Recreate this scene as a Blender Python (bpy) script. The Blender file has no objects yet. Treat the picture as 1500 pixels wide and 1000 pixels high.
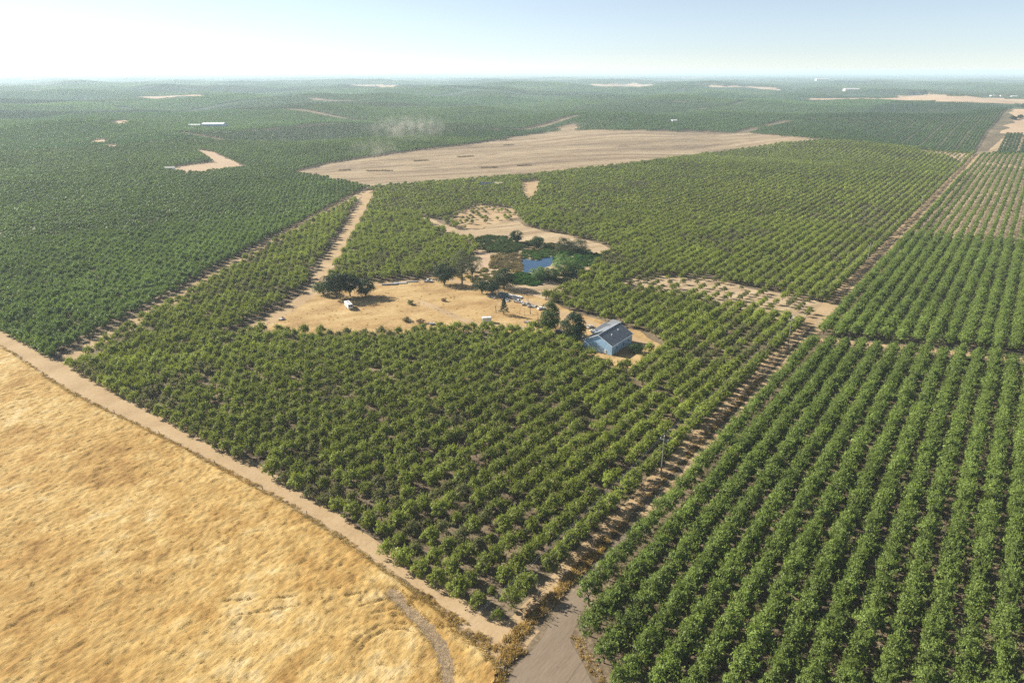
import bpy, bmesh, math, random
import numpy as np
from mathutils import Vector, Matrix
from mathutils.geometry import delaunay_2d_cdt

random.seed(7)
rng = np.random.default_rng(7)
scene = bpy.context.scene
C = scene.collection
PI = math.pi

# ------------------------------------------------------------------ camera geometry
H = 120.0
PITCH = math.radians(21.6)
SP, CP = math.sin(PITCH), math.cos(PITCH)
RD = np.array([0.596, 0.803]); RD /= np.linalg.norm(RD)      # direction of the orchard rows
QD = np.array([RD[1], -RD[0]])                                # across the rows, to the right
RANG = math.atan2(RD[1], RD[0])


def smooth(a, b, x):
    t = np.clip((x - a) / (b - a), 0, 1)
    return t * t * (3 - 2 * t)


_hr = np.random.default_rng(21)
def _waves(n, lo, hi):
    out = []
    for _ in range(n):
        a = _hr.uniform(0, 2 * PI); L = _hr.uniform(lo, hi)
        out.append((math.cos(a) * 2 * PI / L, math.sin(a) * 2 * PI / L, _hr.uniform(0, 6.28)))
    return out
W1, W2, W3 = _waves(5, 330, 620), _waves(6, 800, 1700), _waves(5, 2500, 5000)


def hgt(x, y):
    """height of the ground"""
    x = np.asarray(x, float); y = np.asarray(y, float)
    d = np.hypot(x, y)
    s1 = sum(np.sin(a * x + b * y + c) for a, b, c in W1)
    s2 = sum(np.sin(a * x + b * y + c) for a, b, c in W2)
    s3 = sum(np.sin(a * x + b * y + c) for a, b, c in W3)
    m1 = smooth(700, 1300, d) * (1 - smooth(6000, 12000, d))
    m2 = smooth(1100, 2400, d) * (1 - smooth(9000, 16000, d))
    m3 = smooth(2500, 5000, d) * (1 - smooth(12000, 22000, d))
    z = m1 * 2.6 * s1 + m2 * 7.0 * s2 + m3 * 5.0 * s3
    return z


def proj(X, Y, Z):
    """world -> photo pixel (1500x1000)"""
    X = np.asarray(X, float); Y = np.asarray(Y, float); Z = np.asarray(Z, float) - H
    f = Y * CP - Z * SP
    v = -(Y * SP + Z * CP)
    f = np.where(f < 1e-3, 1e-3, f)
    return 750 + 1000 * X / f, 500 + 1000 * v / f, f


def W(px, py):
    """photo pixel -> point on the ground"""
    u = (px - 750) / 1000.0; v = (py - 500) / 1000.0
    den = SP + v * CP
    dy = CP - v * SP
    if den < 0.004: den = 0.004
    t = H / den
    for _ in range(1 if t < 650 else 40):
        x, y = u * t, dy * t
        t2 = (H - float(hgt(x, y))) / den
        t = 0.5 * t + 0.5 * t2
    return u * t, dy * t


def Wp(pts):
    return [W(*p) for p in pts]


CX, CY = W(742, 938)
def sq(x, y):
    """ground point -> (along rows, across rows) from the near corner of the parcel"""
    dx, dy = np.asarray(x) - CX, np.asarray(y) - CY
    return dx * RD[0] + dy * RD[1], dx * QD[0] + dy * QD[1]
def SQ(s, q):
    return CX + s * RD[0] + q * QD[0], CY + s * RD[1] + q * QD[1]


def inside(poly, x, y):
    x = np.asarray(x, float); y = np.asarray(y, float)
    r = np.zeros(x.shape, bool)
    n = len(poly)
    for i in range(n):
        x1, y1 = poly[i]; x2, y2 = poly[(i + 1) % n]
        if y1 == y2: continue
        c = ((y1 > y) != (y2 > y)) & (x < (x2 - x1) * (y - y1) / (y2 - y1) + x1)
        r ^= c
    return r


def dist_line(line, x, y):
    x = np.asarray(x, float); y = np.asarray(y, float)
    best = np.full(x.shape, 1e9)
    for (x1, y1), (x2, y2) in zip(line[:-1], line[1:]):
        dx, dy = x2 - x1, y2 - y1
        t = np.clip(((x - x1) * dx + (y - y1) * dy) / (dx * dx + dy * dy), 0, 1)
        best = np.minimum(best, np.hypot(x - x1 - t * dx, y - y1 - t * dy))
    return best


def vnoise(x, y, s, seed=0):
    """smooth value noise 0..1, cell size s"""
    x = np.asarray(x, float) / s; y = np.asarray(y, float) / s
    xi, yi = np.floor(x), np.floor(y)
    fx, fy = x - xi, y - yi
    fx = fx * fx * (3 - 2 * fx); fy = fy * fy * (3 - 2 * fy)
    def hsh(a, b):
        v = np.sin(a * 127.1 + b * 311.7 + seed * 74.7) * 43758.5453
        return v - np.floor(v)
    return (hsh(xi, yi) * (1 - fx) + hsh(xi + 1, yi) * fx) * (1 - fy) + (hsh(xi, yi + 1) * (1 - fx) + hsh(xi + 1, yi + 1) * fx) * fy


# ------------------------------------------------------------------ tagging and mesh helpers
def tag(o, label=None, cat=None, group=None, kind=None):
    if label: o['label'] = label
    if cat: o['category'] = cat
    if group: o['group'] = group
    if kind: o['kind'] = kind
    return o


def empty(name, loc, rz=0.0, label=None, cat=None, group=None):
    o = bpy.data.objects.new(name, None); C.objects.link(o)
    o.empty_display_size = 0.5
    o.location = loc; o.rotation_euler = (0, 0, rz)
    return tag(o, label, cat, group)


def np_mesh(name, verts, quads=None, tris=None, mats=(), mi=None, smooth_=False, vary=None):
    me = bpy.data.meshes.new(name)
    verts = np.ascontiguousarray(verts, np.float32)
    nq = 0 if quads is None else len(quads); nt = 0 if tris is None else len(tris)
    me.vertices.add(len(verts)); me.vertices.foreach_set('co', verts.ravel())
    loops = []; starts = []
    if nq:
        loops.append(np.asarray(quads).ravel()); starts.append(np.arange(nq) * 4)
    if nt:
        loops.append(np.asarray(tris).ravel()); starts.append(nq * 4 + np.arange(nt) * 3)
    loops = np.concatenate(loops).astype(np.int32); starts = np.concatenate(starts).astype(np.int32)
    me.loops.add(len(loops)); me.loops.foreach_set('vertex_index', loops)
    me.polygons.add(nq + nt); me.polygons.foreach_set('loop_start', starts)
    if mi is not None: me.polygons.foreach_set('material_index', np.asarray(mi, np.int32))
    if smooth_: me.polygons.foreach_set('use_smooth', np.ones(nq + nt, bool))
    for m in mats: me.materials.append(m)
    if vary is not None:
        a = me.attributes.new('vary', 'FLOAT', 'POINT')
        a.data.foreach_set('value', np.ascontiguousarray(vary, np.float32))
    me.update(calc_edges=True); me.validate()
    return me


def link(name, me, parent=None):
    o = bpy.data.objects.new(name, me); C.objects.link(o)
    if parent is not None: o.parent = parent
    return o


class MB:
    """collects simple shapes into ONE mesh"""
    def __init__(s): s.bm = bmesh.new()
    def box(s, cx, cy, cz, sx, sy, sz, rz=0, bev=0.0, tilt=None):
        r = bmesh.ops.create_cube(s.bm, size=1.0)
        M = Matrix.Translation((cx, cy, cz)) @ Matrix.Rotation(rz, 4, 'Z')
        if tilt: M = M @ Matrix.Rotation(tilt[0], 4, 'X') @ Matrix.Rotation(tilt[1], 4, 'Y')
        M = M @ Matrix.Diagonal((sx, sy, sz, 1))
        bmesh.ops.transform(s.bm, matrix=M, verts=r['verts'])
        if bev > 0:
            es = list({e for v in r['verts'] for e in v.link_edges})
            bmesh.ops.bevel(s.bm, geom=es, offset=bev, segments=2, profile=0.7, affect='EDGES')
        return s
    def tube(s, pts, rad, n=6):
        rings = []
        pts = [Vector(p) for p in pts]
        rad = rad if hasattr(rad, '__len__') else [rad] * len(pts)
        for i, p in enumerate(pts):
            d = (pts[min(i + 1, len(pts) - 1)] - pts[max(i - 1, 0)])
            if d.length < 1e-6: d = Vector((0, 0, 1))
            d.normalize()
            a = d.cross(Vector((0.0, 0.0, 1.0)))
            if a.length < 0.05: a = d.cross(Vector((1.0, 0, 0)))
            a.normalize(); b = d.cross(a)
            rings.append([s.bm.verts.new(p + (a * math.cos(2 * PI * k / n) + b * math.sin(2 * PI * k / n)) * rad[i]) for k in range(n)])
        for r0, r1 in zip(rings[:-1], rings[1:]):
            for k in range(n):
                s.bm.faces.new((r0[k], r0[(k + 1) % n], r1[(k + 1) % n], r1[k]))
        s.bm.faces.new(rings[0][::-1]); s.bm.faces.new(rings[-1])
        return s
    def poly(s, pts):
        s.bm.faces.new([s.bm.verts.new(p) for p in pts]); return s
    def prism(s, prof, x0, x1, axis='x'):
        """profile of (a,b) pairs extruded along x (profile in y,z) or along y (profile in x,z)"""
        f = (lambda a, b, t: (t, a, b)) if axis == 'x' else (lambda a, b, t: (a, t, b))
        A = [s.bm.verts.new(f(a, b, x0)) for a, b in prof]; B = [s.bm.verts.new(f(a, b, x1)) for a, b in prof]
        n = len(prof)
        s.bm.faces.new(A); s.bm.faces.new(B[::-1])
        for k in range(n): s.bm.faces.new((A[k], B[k], B[(k + 1) % n], A[(k + 1) % n]))
        return s
    def mesh(s, name, mat, smooth_=False):
        bmesh.ops.recalc_face_normals(s.bm, faces=s.bm.faces)
        me = bpy.data.meshes.new(name); s.bm.to_mesh(me); s.bm.free()
        me.materials.append(mat)
        if smooth_:
            for p in me.polygons: p.use_smooth = True
        return me
    def build(s, name, mat, parent=None, smooth_=False):
        return link(name, s.mesh(name, mat, smooth_), parent)


# ------------------------------------------------------------------ material helpers
class NT:
    def __init__(s, name):
        s.m = bpy.data.materials.new(name); s.m.use_nodes = True
        s.t = s.m.node_tree; s.t.nodes.clear()
        s.out = s.t.nodes.new('ShaderNodeOutputMaterial')
    def n(s, typ, props=None, **ins):
        nd = s.t.nodes.new(typ)
        for k, v in (props or {}).items(): setattr(nd, k, v)
        for k, v in ins.items():
            key = int(k[1:]) if k[0] == 'i' and k[1:].isdigit() else k.replace('_', ' ')
            s.put(nd.inputs[key], v)
        return nd
    def put(s, sock, v):
        if isinstance(v, bpy.types.NodeSocket): s.t.links.new(v, sock)
        elif isinstance(v, bpy.types.Node): s.t.links.new(v.outputs[0], sock)
        else:
            if hasattr(sock.default_value, '__len__') and len(sock.default_value) == 4 and len(v) == 3: v = (*v, 1)
            sock.default_value = v
    def pos(s, rot=0.0, scale=(1, 1, 1)):
        g = s.n('ShaderNodeNewGeometry')
        mp = s.n('ShaderNodeMapping', {'vector_type': 'POINT'}, Vector=g.outputs['Position'])
        if rot:
            m0 = s.n('ShaderNodeMapping', {'vector_type': 'POINT'}, Vector=g.outputs['Position'])
            m0.inputs['Rotation'].default_value = (0, 0, -rot)
            s.put(mp.inputs['Vector'], m0.outputs[0])
        mp.inputs['Scale'].default_value = scale
        return mp.outputs[0]
    def noise(s, vec, scale, detail=4, rough=0.55, dist=0.0):
        return s.n('ShaderNodeTexNoise', Vector=vec, Scale=scale, Detail=detail, Roughness=rough, Distortion=dist).outputs['Fac']
    def ramp(s, fac, stops, interp='LINEAR'):
        r = s.n('ShaderNodeValToRGB', i0=fac); cr = r.color_ramp; cr.interpolation = interp
        while len(cr.elements) < len(stops): cr.elements.new(0.5)
        for e, (p, c) in zip(cr.elements, stops):
            e.position = p; e.color = (*c, 1) if hasattr(c, '__len__') else (c, c, c, 1)
        return r.outputs['Color']
    def mix(s, fac, a, b, typ='MIX'):
        m = s.n('ShaderNodeMix', {'data_type': 'RGBA', 'blend_type': typ})
        s.put(m.inputs[0], fac); s.put(m.inputs[6], a); s.put(m.inputs[7], b)
        return m.outputs[2]
    def math(s, op, a, b=0.0):
        m = s.n('ShaderNodeMath', {'operation': op}); s.put(m.inputs[0], a); s.put(m.inputs[1], b)
        return m.outputs[0]
    def bump(s, h, strength, dist):
        return s.n('ShaderNodeBump', Height=h, Strength=strength, Distance=dist).outputs[0]
    def principled(s, col, rough=0.9, spec=0.2, metal=0.0, normal=None):
        p = s.n('ShaderNodeBsdfPrincipled')
        s.put(p.inputs['Base Color'], col); s.put(p.inputs['Roughness'], rough)
        s.put(p.inputs['Specular IOR Level'], spec); s.put(p.inputs['Metallic'], metal)
        if normal is not None: s.put(p.inputs['Normal'], normal)
        return p
    def done(s, shader):
        s.t.links.new(shader.outputs[0] if isinstance(shader, bpy.types.Node) else shader, s.out.inputs['Surface'])
        return s.m


def mat_paint(name, col, rough=0.45, spec=0.5, metal=0.0, dirt=0.25, scale=1.5):
    t = NT(name); v = t.pos()
    nz = t.noise(v, scale, 5, 0.6)
    c = t.mix(t.ramp(nz, [(0.45, 0.0), (0.75, dirt)]), col, tuple(x * 0.5 + 0.06 for x in col))
    return t.done(t.principled(c, rough, spec, metal))


def mat_foliage(name, trans=0.28, rough=0.5):
    t = NT(name)
    at = t.n('ShaderNodeAttribute', {'attribute_type': 'INSTANCER', 'attribute_name': 'tint'})
    va = t.n('ShaderNodeAttribute', {'attribute_type': 'GEOMETRY', 'attribute_name': 'vary'})
    g = t.math('MULTIPLY_ADD', va.outputs['Fac'], 0.8); g.node.inputs[2].default_value = 0.6
    col = t.mix(1.0, at.outputs['Color'], g, 'MULTIPLY')
    p = t.principled(col, rough, 0.18)
    warm = t.mix(1.0, col, (1.35, 1.3, 0.6), 'MULTIPLY')
    tr = t.n('ShaderNodeBsdfTranslucent', Color=warm)
    return t.done(t.n('ShaderNodeMixShader', i0=trans, i1=p.outputs[0], i2=tr.outputs[0]))


def mat_ground(name, stops, s_big, s_small, rot=0.0, stretch=(1, 1, 1), bump=0.4, bdist=0.1, speck=None, rough=0.95):
    t = NT(name); v = t.pos(rot, stretch)
    big = t.noise(v, s_big, 5, 0.6)
    small = t.noise(v, s_small, 6, 0.7)
    f = t.math('ADD', t.math('MULTIPLY', big, 0.55), t.math('MULTIPLY', small, 0.45))
    col = t.ramp(f, stops)
    if speck:
        sp = t.noise(v, speck[0], 3, 0.6)
        col = t.mix(t.ramp(sp, [(speck[1], 0.0), (speck[1] + 0.08, 1.0)]), col, speck[2])
    return t.done(t.principled(col, rough, 0.1, normal=t.bump(small, bump, bdist)))


M = {}
M['leaf'] = mat_foliage('leaf', 0.30)
M['straw_blade'] = mat_foliage('straw_blade', 0.25, 0.7)
M['bark'] = mat_ground('bark', [(0.3, (.05, .038, .028)), (0.7, (.15, .12, .09))], 1.0, 9.0, bump=0.6, bdist=0.05)
M['dead_wood'] = mat_ground('dead_wood', [(0.3, (.13, .115, .105)), (0.7, (.30, .27, .25))], 1.0, 9.0, bump=0.5, bdist=0.03)
M['pole_wood'] = mat_ground('pole_wood', [(0.3, (.16, .14, .12)), (0.7, (.30, .27, .24))], 1.0, 12.0, bump=0.4, bdist=0.02)
M['dirt_pale'] = mat_ground('dirt_pale', [(0.30, (0.217, 0.150, 0.083)), (0.48, (0.330, 0.235, 0.131)), (0.68, (0.415, 0.313, 0.192))], 0.06, 0.9, RANG, (1, 1, 1), 0.5, 0.12, (2.2, 0.62, (0.238, 0.156, 0.069)))
M['dirt_grey'] = mat_ground('dirt_grey', [(0.30, (0.129, 0.096, 0.068)), (0.5, (0.184, 0.143, 0.103)), (0.7, (0.233, 0.182, 0.130))], 0.10, 1.6, RANG, (0.25, 1.4, 1), 0.5, 0.1, (3.0, 0.66, (0.082, 0.068, 0.054)))
M['dirt_far'] = mat_ground('dirt_far', [(0.3, (0.299, 0.211, 0.136)), (0.55, (0.381, 0.279, 0.184)), (0.75, (0.435, 0.340, 0.231))], 0.01, 0.12, RANG, (1, 1, 1), 0.3, 0.3)
M['tilled'] = mat_ground('tilled', [(0.34, (.085, .06, .038)), (0.43, (.18, .132, .083)), (0.52, (.275, .208, .130)), (0.66, (.39, .31, .195))], 0.02, 0.26, math.radians(24), (0.16, 1.4, 1), 1.0, 1.2, (0.10, 0.58, (.13, .09, .065)))
M['yard_grass'] = mat_ground('yard_grass', [(0.32, (.15, .088, .04)), (0.44, (.29, .185, .08)), (0.54, (.38, .265, .12)), (0.66, (.46, .35, .19))], 0.05, 0.55, 0.4, (1, 1.8, 1), 0.8, 0.3, (0.8, 0.62, (.16, .09, .05)))
M['dirt_rows'] = mat_ground('dirt_rows', [(0.34, (.17, .12, .07)), (0.46, (.31, .23, .14)), (0.56, (.39, .30, .19)), (0.68, (.45, .36, .24))], 0.05, 0.22, math.radians(30), (0.12, 1.5, 1), 1.0, 0.8, (0.3, 0.6, (.20, .15, .075)))


def mat_terrain():
    t = NT('orchard_floor')
    v = t.pos(RANG)
    big = t.noise(v, 0.02, 4, 0.6); small = t.noise(v, 0.8, 6, 0.7)
    f = t.math('ADD', t.math('MULTIPLY', big, 0.5), t.math('MULTIPLY', small, 0.5))
    near = t.ramp(f, [(0.32, (.060, .047, .030)), (0.5, (.135, .102, .066)), (0.68, (.31, .24, .155))])
    # the plain beyond the planted blocks: fields of every green and tan
    vor = t.n('ShaderNodeTexVoronoi', {'feature': 'F1', 'distance': 'CHEBYCHEV'}, Vector=t.pos(RANG, (1, 0.6, 1)), Scale=0.0011, Randomness=0.8)
    sep = t.n('ShaderNodeSeparateColor', i0=vor.outputs['Color'])
    fields = t.ramp(sep.outputs[0], [(0.0, (.035, .06, .028)), (0.40, (.05, .085, .035)), (0.62, (.04, .07, .03)), (0.80, (.08, .10, .045)), (0.90, (.20, .155, .10)), (0.96, (.28, .23, .15))], 'CONSTANT')
    blot = t.noise(t.pos(), 0.004, 5, 0.65)
    fields = t.mix(t.ramp(blot, [(0.4, 0.0), (0.7, 0.7)]), fields, (.04, .065, .032))
    g = t.n('ShaderNodeNewGeometry')
    ln = t.n('ShaderNodeVectorMath', {'operation': 'LENGTH'}, i0=g.outputs['Position'])
    mr = t.n('ShaderNodeMapRange', i0=ln.outputs['Value'], i1=1500.0, i2=3200.0)
    col = t.mix(mr.outputs[0], near, fields)
    return t.done(t.principled(col, 0.95, 0.1, normal=t.bump(small, 0.5, 0.12)))
M['terrain'] = mat_terrain()


def mat_gold():
    """ground of the golden field: lodged dry grass"""
    t = NT('golden_grass')
    v0 = t.pos(); vs = t.pos(math.radians(58), (0.35, 1.3, 1))
    big = t.noise(v0, 0.028, 4, 0.6, 0.6); mid = t.noise(v0, 0.16, 4, 0.6); fine = t.noise(vs, 1.6, 6, 0.75)
    a = t.math('ADD', t.math('MULTIPLY', big, 0.55), t.math('MULTIPLY', mid, 0.45))
    base = t.ramp(a, [(0.33, (.225, .124, .036)), (0.45, (.34, .212, .068)), (0.55, (.42, .292, .112)), (0.68, (.51, .41, .225))])
    det = t.ramp(fine, [(0.30, (.42, .36, .30)), (0.44, (.9, .88, .86)), (0.56, (1.02, 1.02, 1.02)), (0.74, (1.25, 1.25, 1.22))])
    col = t.mix(1.0, base, det, 'MULTIPLY')
    return t.done(t.principled(col, 0.9, 0.12, normal=t.bump(fine, 0.9, 0.22)))
M['gold'] = mat_gold()


def mat_gravel_rut():
    t = NT('rut_dirt'); v = t.pos()
    a = t.noise(v, 1.6, 6, 0.75); b = t.noise(v, 4.5, 3, 0.6)
    col = t.ramp(t.math('ADD', t.math('MULTIPLY', a, .5), t.math('MULTIPLY', b, .5)), [(0.36, (.08, .058, .036)), (0.5, (.22, .16, .098)), (0.62, (.42, .315, .175))])
    return t.done(t.principled(col, 0.95, 0.1, normal=t.bump(b, 0.9, 0.25)))
M['rut'] = mat_gravel_rut()


def mat_water():
    t = NT('pond_water'); v = t.pos()
    nz = t.noise(v, 0.9, 3, 0.5)
    return t.done(t.principled((.010, .045, .10), 0.1, 0.2, normal=t.bump(nz, 0.25, 0.05)))
M['water'] = mat_water()


def mat_siding():
    t = NT('blue_siding')
    tc = t.n('ShaderNodeTexCoord')
    sx = t.n('ShaderNodeSeparateXYZ', i0=tc.outputs['Object'])
    s = t.math('ADD', sx.outputs[0], sx.outputs[1])
    w = t.math('SINE', t.math('MULTIPLY', s, 2 * PI / 0.35))
    nz = t.noise(tc.outputs['Object'], 0.7, 5, 0.65)
    col = t.ramp(nz, [(0.3, (.22, .38, .54)), (0.5, (.31, .48, .65)), (0.75, (.38, .54, .68))])
    rust = t.ramp(t.noise(tc.outputs['Object'], 2.4, 4, 0.7), [(0.64, 0.0), (0.74, 0.55)])
    col = t.mix(rust, col, (.22, .22, .24))
    return t.done(t.principled(col, 0.5, 0.35, normal=t.bump(w, 0.5, 0.03)))
M['siding'] = mat_siding()


def mat_roof():
    t = NT('slate_roof')
    tc = t.n('ShaderNodeTexCoord')
    sx = t.n('ShaderNodeSeparateXYZ', i0=tc.outputs['Object'])
    w = t.math('SINE', t.math('MULTIPLY', sx.outputs[0], 2 * PI / 0.5))
    nz = t.noise(tc.outputs['Object'], 0.5, 6, 0.7)
    col = t.ramp(nz, [(0.3, (.10, .112, .128)), (0.55, (.155, .17, .19)), (0.75, (.22, .225, .23))])
    return t.done(t.principled(col, 0.65, 0.25, normal=t.bump(w, 0.4, 0.03)))
M['roof'] = mat_roof()
M['white'] = mat_paint('white_paint', (.68, .68, .66))
M['offwhite'] = mat_paint('dusty_white', (.46, .44, .39), 0.6, 0.3, dirt=0.5)
M['trim'] = mat_paint('pale_trim', (.66, .70, .73))
M['glass'] = mat_paint('dark_glass', (.03, .035, .045), 0.08, 0.6, dirt=0.05)
M['tyre'] = mat_paint('tyre_rubber', (.025, .025, .027), 0.85, 0.2)
M['rim'] = mat_paint('steel_rim', (.5, .5, .5), 0.35, 0.5, 0.8)
M['grey_metal'] = mat_paint('galvanised', (.30, .31, .32), 0.6, 0.3, 0.3, 0.6)
M['rusty'] = mat_paint('rusty_steel', (.22, .13, .08), 0.85, 0.2, 0.1, 0.5, 4)
M['teal'] = mat_paint('faded_teal', (.07, .125, .155), 0.6, 0.3, dirt=0.4)
M['dark_paint'] = mat_paint('dark_car_paint', (.05, .06, .075), 0.3, 0.5, dirt=0.2)
M['red_paint'] = mat_paint('dark_red_paint', (.12, .03, .022), 0.5, 0.4, dirt=0.5)
M['lens_red'] = mat_paint('red_lens', (.4, .02, .02), 0.3, 0.5)
M['lens_clear'] = mat_paint('clear_lens', (.75, .75, .72), 0.15, 0.6)
M['ceramic'] = mat_paint('pale_ceramic', (.68, .68, .70), 0.25, 0.5)
M['cable'] = mat_paint('aluminium_cable', (.36, .37, .38), 0.5, 0.4, 0.4)
M['concrete'] = mat_ground('concrete', [(0.3, (.30, .28, .25)), (0.7, (.45, .42, .38))], 0.3, 3.0)
M['tan_wall'] = mat_paint('tan_wall', (.52, .43, .33), 0.8, 0.2, dirt=0.4)
M['blue_far'] = mat_paint('pale_blue_sheet', (.42, .52, .66), 0.6, 0.3, dirt=0.3)

# ------------------------------------------------------------------ the terrain sheet
def make_terrain():
    r = [0.0]; x = 20.0
    while x < 42000: r.append(x); x *= 1.013
    ang = np.concatenate([np.linspace(-62, 62, 320), np.linspace(70, 290, 24)])   # degrees from +Y, clockwise
    ang = np.radians(ang); na = len(ang)
    r = np.array(r[1:])
    X = np.outer(r, np.sin(ang)); Y = np.outer(r, np.cos(ang))
    Z = hgt(X, Y)
    v = np.concatenate([np.stack([X, Y, Z], -1).reshape(-1, 3), [[0, 0, 0]]])
    i, j = np.meshgrid(np.arange(len(r) - 1), np.arange(na), indexing='ij')
    jn = (j + 1) % na
    q = np.stack([i * na + j, (i + 1) * na + j, (i + 1) * na + jn, i * na + jn], -1).reshape(-1, 4)[:, ::-1]
    j = np.arange(na)
    tr = np.stack([np.full(na, len(v) - 1), j, (j + 1) % na], -1)[:, ::-1]
    o = link('ground', np_mesh('ground', v, q, tr, [M['terrain']], smooth_=True))
    tag(o, 'bare brown orchard floor rolling away to the hazy horizon', 'ground', kind='structure')
make_terrain()


def drape(name, poly, mat, off=0.05, cell=4.0, rag=0.0, seed=1, zf=None):
    """sheet laid on the ground inside a polygon of world points, with a ragged edge"""
    P = []
    n = len(poly)
    for i in range(n):
        a = np.array(poly[i]); b = np.array(poly[(i + 1) % n]); L = np.linalg.norm(b - a)
        k = max(1, int(L / cell))
        nrm = np.array([b[1] - a[1], a[0] - b[0]]) / max(L, 1e-6)
        for t in range(k):
            p = a + (b - a) * t / k
            o = ((vnoise(p[0], p[1], cell * 2.2, seed) - .5) * 2 + (vnoise(p[0], p[1], cell * 0.9, seed + 5) - .5)) * rag
            P.append(p + nrm * o)
    P = np.array(P)
    x0, y0 = P.min(0); x1, y1 = P.max(0)
    gx, gy = np.meshgrid(np.arange(x0, x1, cell), np.arange(y0, y1, cell))
    gx = gx.ravel() + rng.uniform(-.2, .2, gx.size) * cell; gy = gy.ravel() + rng.uniform(-.2, .2, gy.size) * cell
    k = inside(P, gx, gy)
    gx, gy = gx[k], gy[k]
    pts = np.concatenate([P, np.stack([gx, gy], 1)])
    org = pts.mean(0)
    vs, es, fs, *_ = delaunay_2d_cdt([Vector((float(a - org[0]), float(b - org[1]))) for a, b in pts], [], [list(range(len(P)))], 1, 1e-4)
    V = np.array([(v[0] + org[0], v[1] + org[1]) for v in vs])
    d = np.hypot(V[:, 0], V[:, 1])
    z = hgt(V[:, 0], V[:, 1]) + off * np.where(d < 560, .35, .35 + .65 * smooth(560, 900, d)) + 2.2e-4 * np.maximum(d - 300, 0)
    if zf is not None: z = z + zf(V[:, 0], V[:, 1])
    T = np.array([f for f in fs if len(f) == 3])
    a, b, c = V[T[:, 0]], V[T[:, 1]], V[T[:, 2]]
    cr = (b[:, 0] - a[:, 0]) * (c[:, 1] - a[:, 1]) - (b[:, 1] - a[:, 1]) * (c[:, 0] - a[:, 0])
    T[cr < 0] = T[cr < 0][:, ::-1]
    o = link(name, np_mesh(name, np.column_stack([V, z]), None, T, [mat], smooth_=True))
    o['kind'] = 'structure'
    return o


def ribbon(line, w0, w1=None):
    """polygon of a strip round a world polyline"""
    w1 = w0 if w1 is None else w1
    L = [np.array(p, float) for p in line]; n = len(L); a, b = [], []
    for i in range(n):
        d = L[min(i + 1, n - 1)] - L[max(i - 1, 0)]; d /= np.linalg.norm(d)
        nn = np.array([d[1], -d[0]]); w = w0 + (w1 - w0) * i / (n - 1)
        a.append(tuple(L[i] + nn * w / 2)); b.append(tuple(L[i] - nn * w / 2))
    return a + b[::-1]


# ------------------------------------------------------------------ zones, traced from the photograph, in its pixels
FENCE = [(-90, 452), (20, 519), (64, 549), (112, 579), (168, 606), (234, 637), (315, 680), (385, 717), (450, 755), (520, 801), (590, 850), (640, 889), (687, 932), (733, 973)]
TREE_FRONT = [(-300, 330), (0, 490), (62, 525), (95, 541), (200, 593), (310, 658), (430, 725), (520, 785), (610, 848), (690, 902), (745, 924)]
GOLD_ZONE = TREE_FRONT + [(760, 938), (744, 1300), (-900, 1300), (-900, 330)]
LEFT_BOUND = [(78, 537), (250, 441), (400, 353), (540, 279)]
TILLED = [(425, 254), (480, 240), (600, 222), (700, 210), (812, 192), (820, 184), (842, 183), (850, 191), (960, 192), (1100, 195), (1212, 206), (1150, 211), (985, 234), (780, 258), (640, 269), (542, 277), (500, 267)]
YARD = [(372, 482), (410, 462), (450, 437), (480, 424), (545, 412), (600, 409), (650, 405), (672, 396), (700, 402), (740, 418), (790, 436), (850, 460), (905, 476), (945, 489), (972, 509), (945, 519), (942, 531), (905, 541), (866, 525), (828, 503), (786, 489), (700, 483), (600, 489), (500, 491), (430, 489)]
POND_ZONE = [(604, 315), (630, 319), (668, 336), (705, 336), (730, 324), (756, 322), (768, 332), (820, 343), (880, 357), (905, 370), (880, 380), (868, 394), (848, 410), (822, 427), (794, 440), (740, 422), (700, 404), (668, 398), (690, 380), (704, 366), (690, 353), (660, 346), (630, 330)]
STRIP = [(905, 412), (960, 404), (1040, 408), (1100, 422), (1180, 438), (1238, 452), (1212, 480), (1165, 474), (1100, 457), (1010, 438), (930, 428)]
SPOT_A = [(763, 268), (790, 264), (787, 283), (776, 294), (764, 287)]
SPOT_B = [(1345, 219), (1385, 220), (1428, 222), (1408, 240), (1385, 231), (1350, 224)]
SPOT_C = [(700, 300), (750, 306), (762, 318), (735, 324), (706, 336), (668, 334), (650, 322)]
LEFT_BARE = [(284, 219), (312, 223), (364, 247), (332, 250), (290, 256), (238, 251), (262, 244), (312, 238)]
LEFT_BARE_B = [(127, 201), (150, 204), (177, 217), (160, 218)]
TRACK_IN = [(540, 283), (522, 318), (492, 368), (455, 430), (402, 464), (355, 490)]
DRIVE = [(452, 432), (500, 424), (548, 417), (600, 412), (650, 409), (690, 415), (720, 425), (760, 438), (800, 451), (850, 470), (900, 488), (952, 507)]
YOUNG = [(1342, 343), (1420, 350), (1500, 357), (1700, 376), (2000, 400), (2000, 170), (1478, 182), (1446, 216)]
GAP1 = [(1190, 497), (1260, 503), (1500, 527), (1900, 570)]
GAP2 = [(1335, 342), (1500, 356), (1900, 395)]
GAP3 = [(1430, 239), (1500, 247), (1900, 290)]
FAR_TAN = [
    [(1285, 146), (1330, 141), (1358, 137), (1400, 141), (1500, 146), (1800, 150), (1800, 156), (1500, 154), (1400, 151)],
    [(1175, 144), (1280, 144), (1290, 147), (1180, 147)],
    [(1000, 127), (1060, 126), (1140, 129), (1145, 133), (1050, 132)],
    [(862, 124), (930, 122), (985, 126), (930, 129), (880, 128)],
    [(500, 125), (560, 124), (600, 126), (570, 129), (520, 127)],
    [(200, 142), (300, 139), (300, 143), (220, 146)],
    [(1470, 196), (1486, 165), (1500, 160), (1700, 168), (1700, 190), (1500, 198)],
    [(155, 178), (185, 176), (205, 180), (175, 184)],
]
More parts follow.
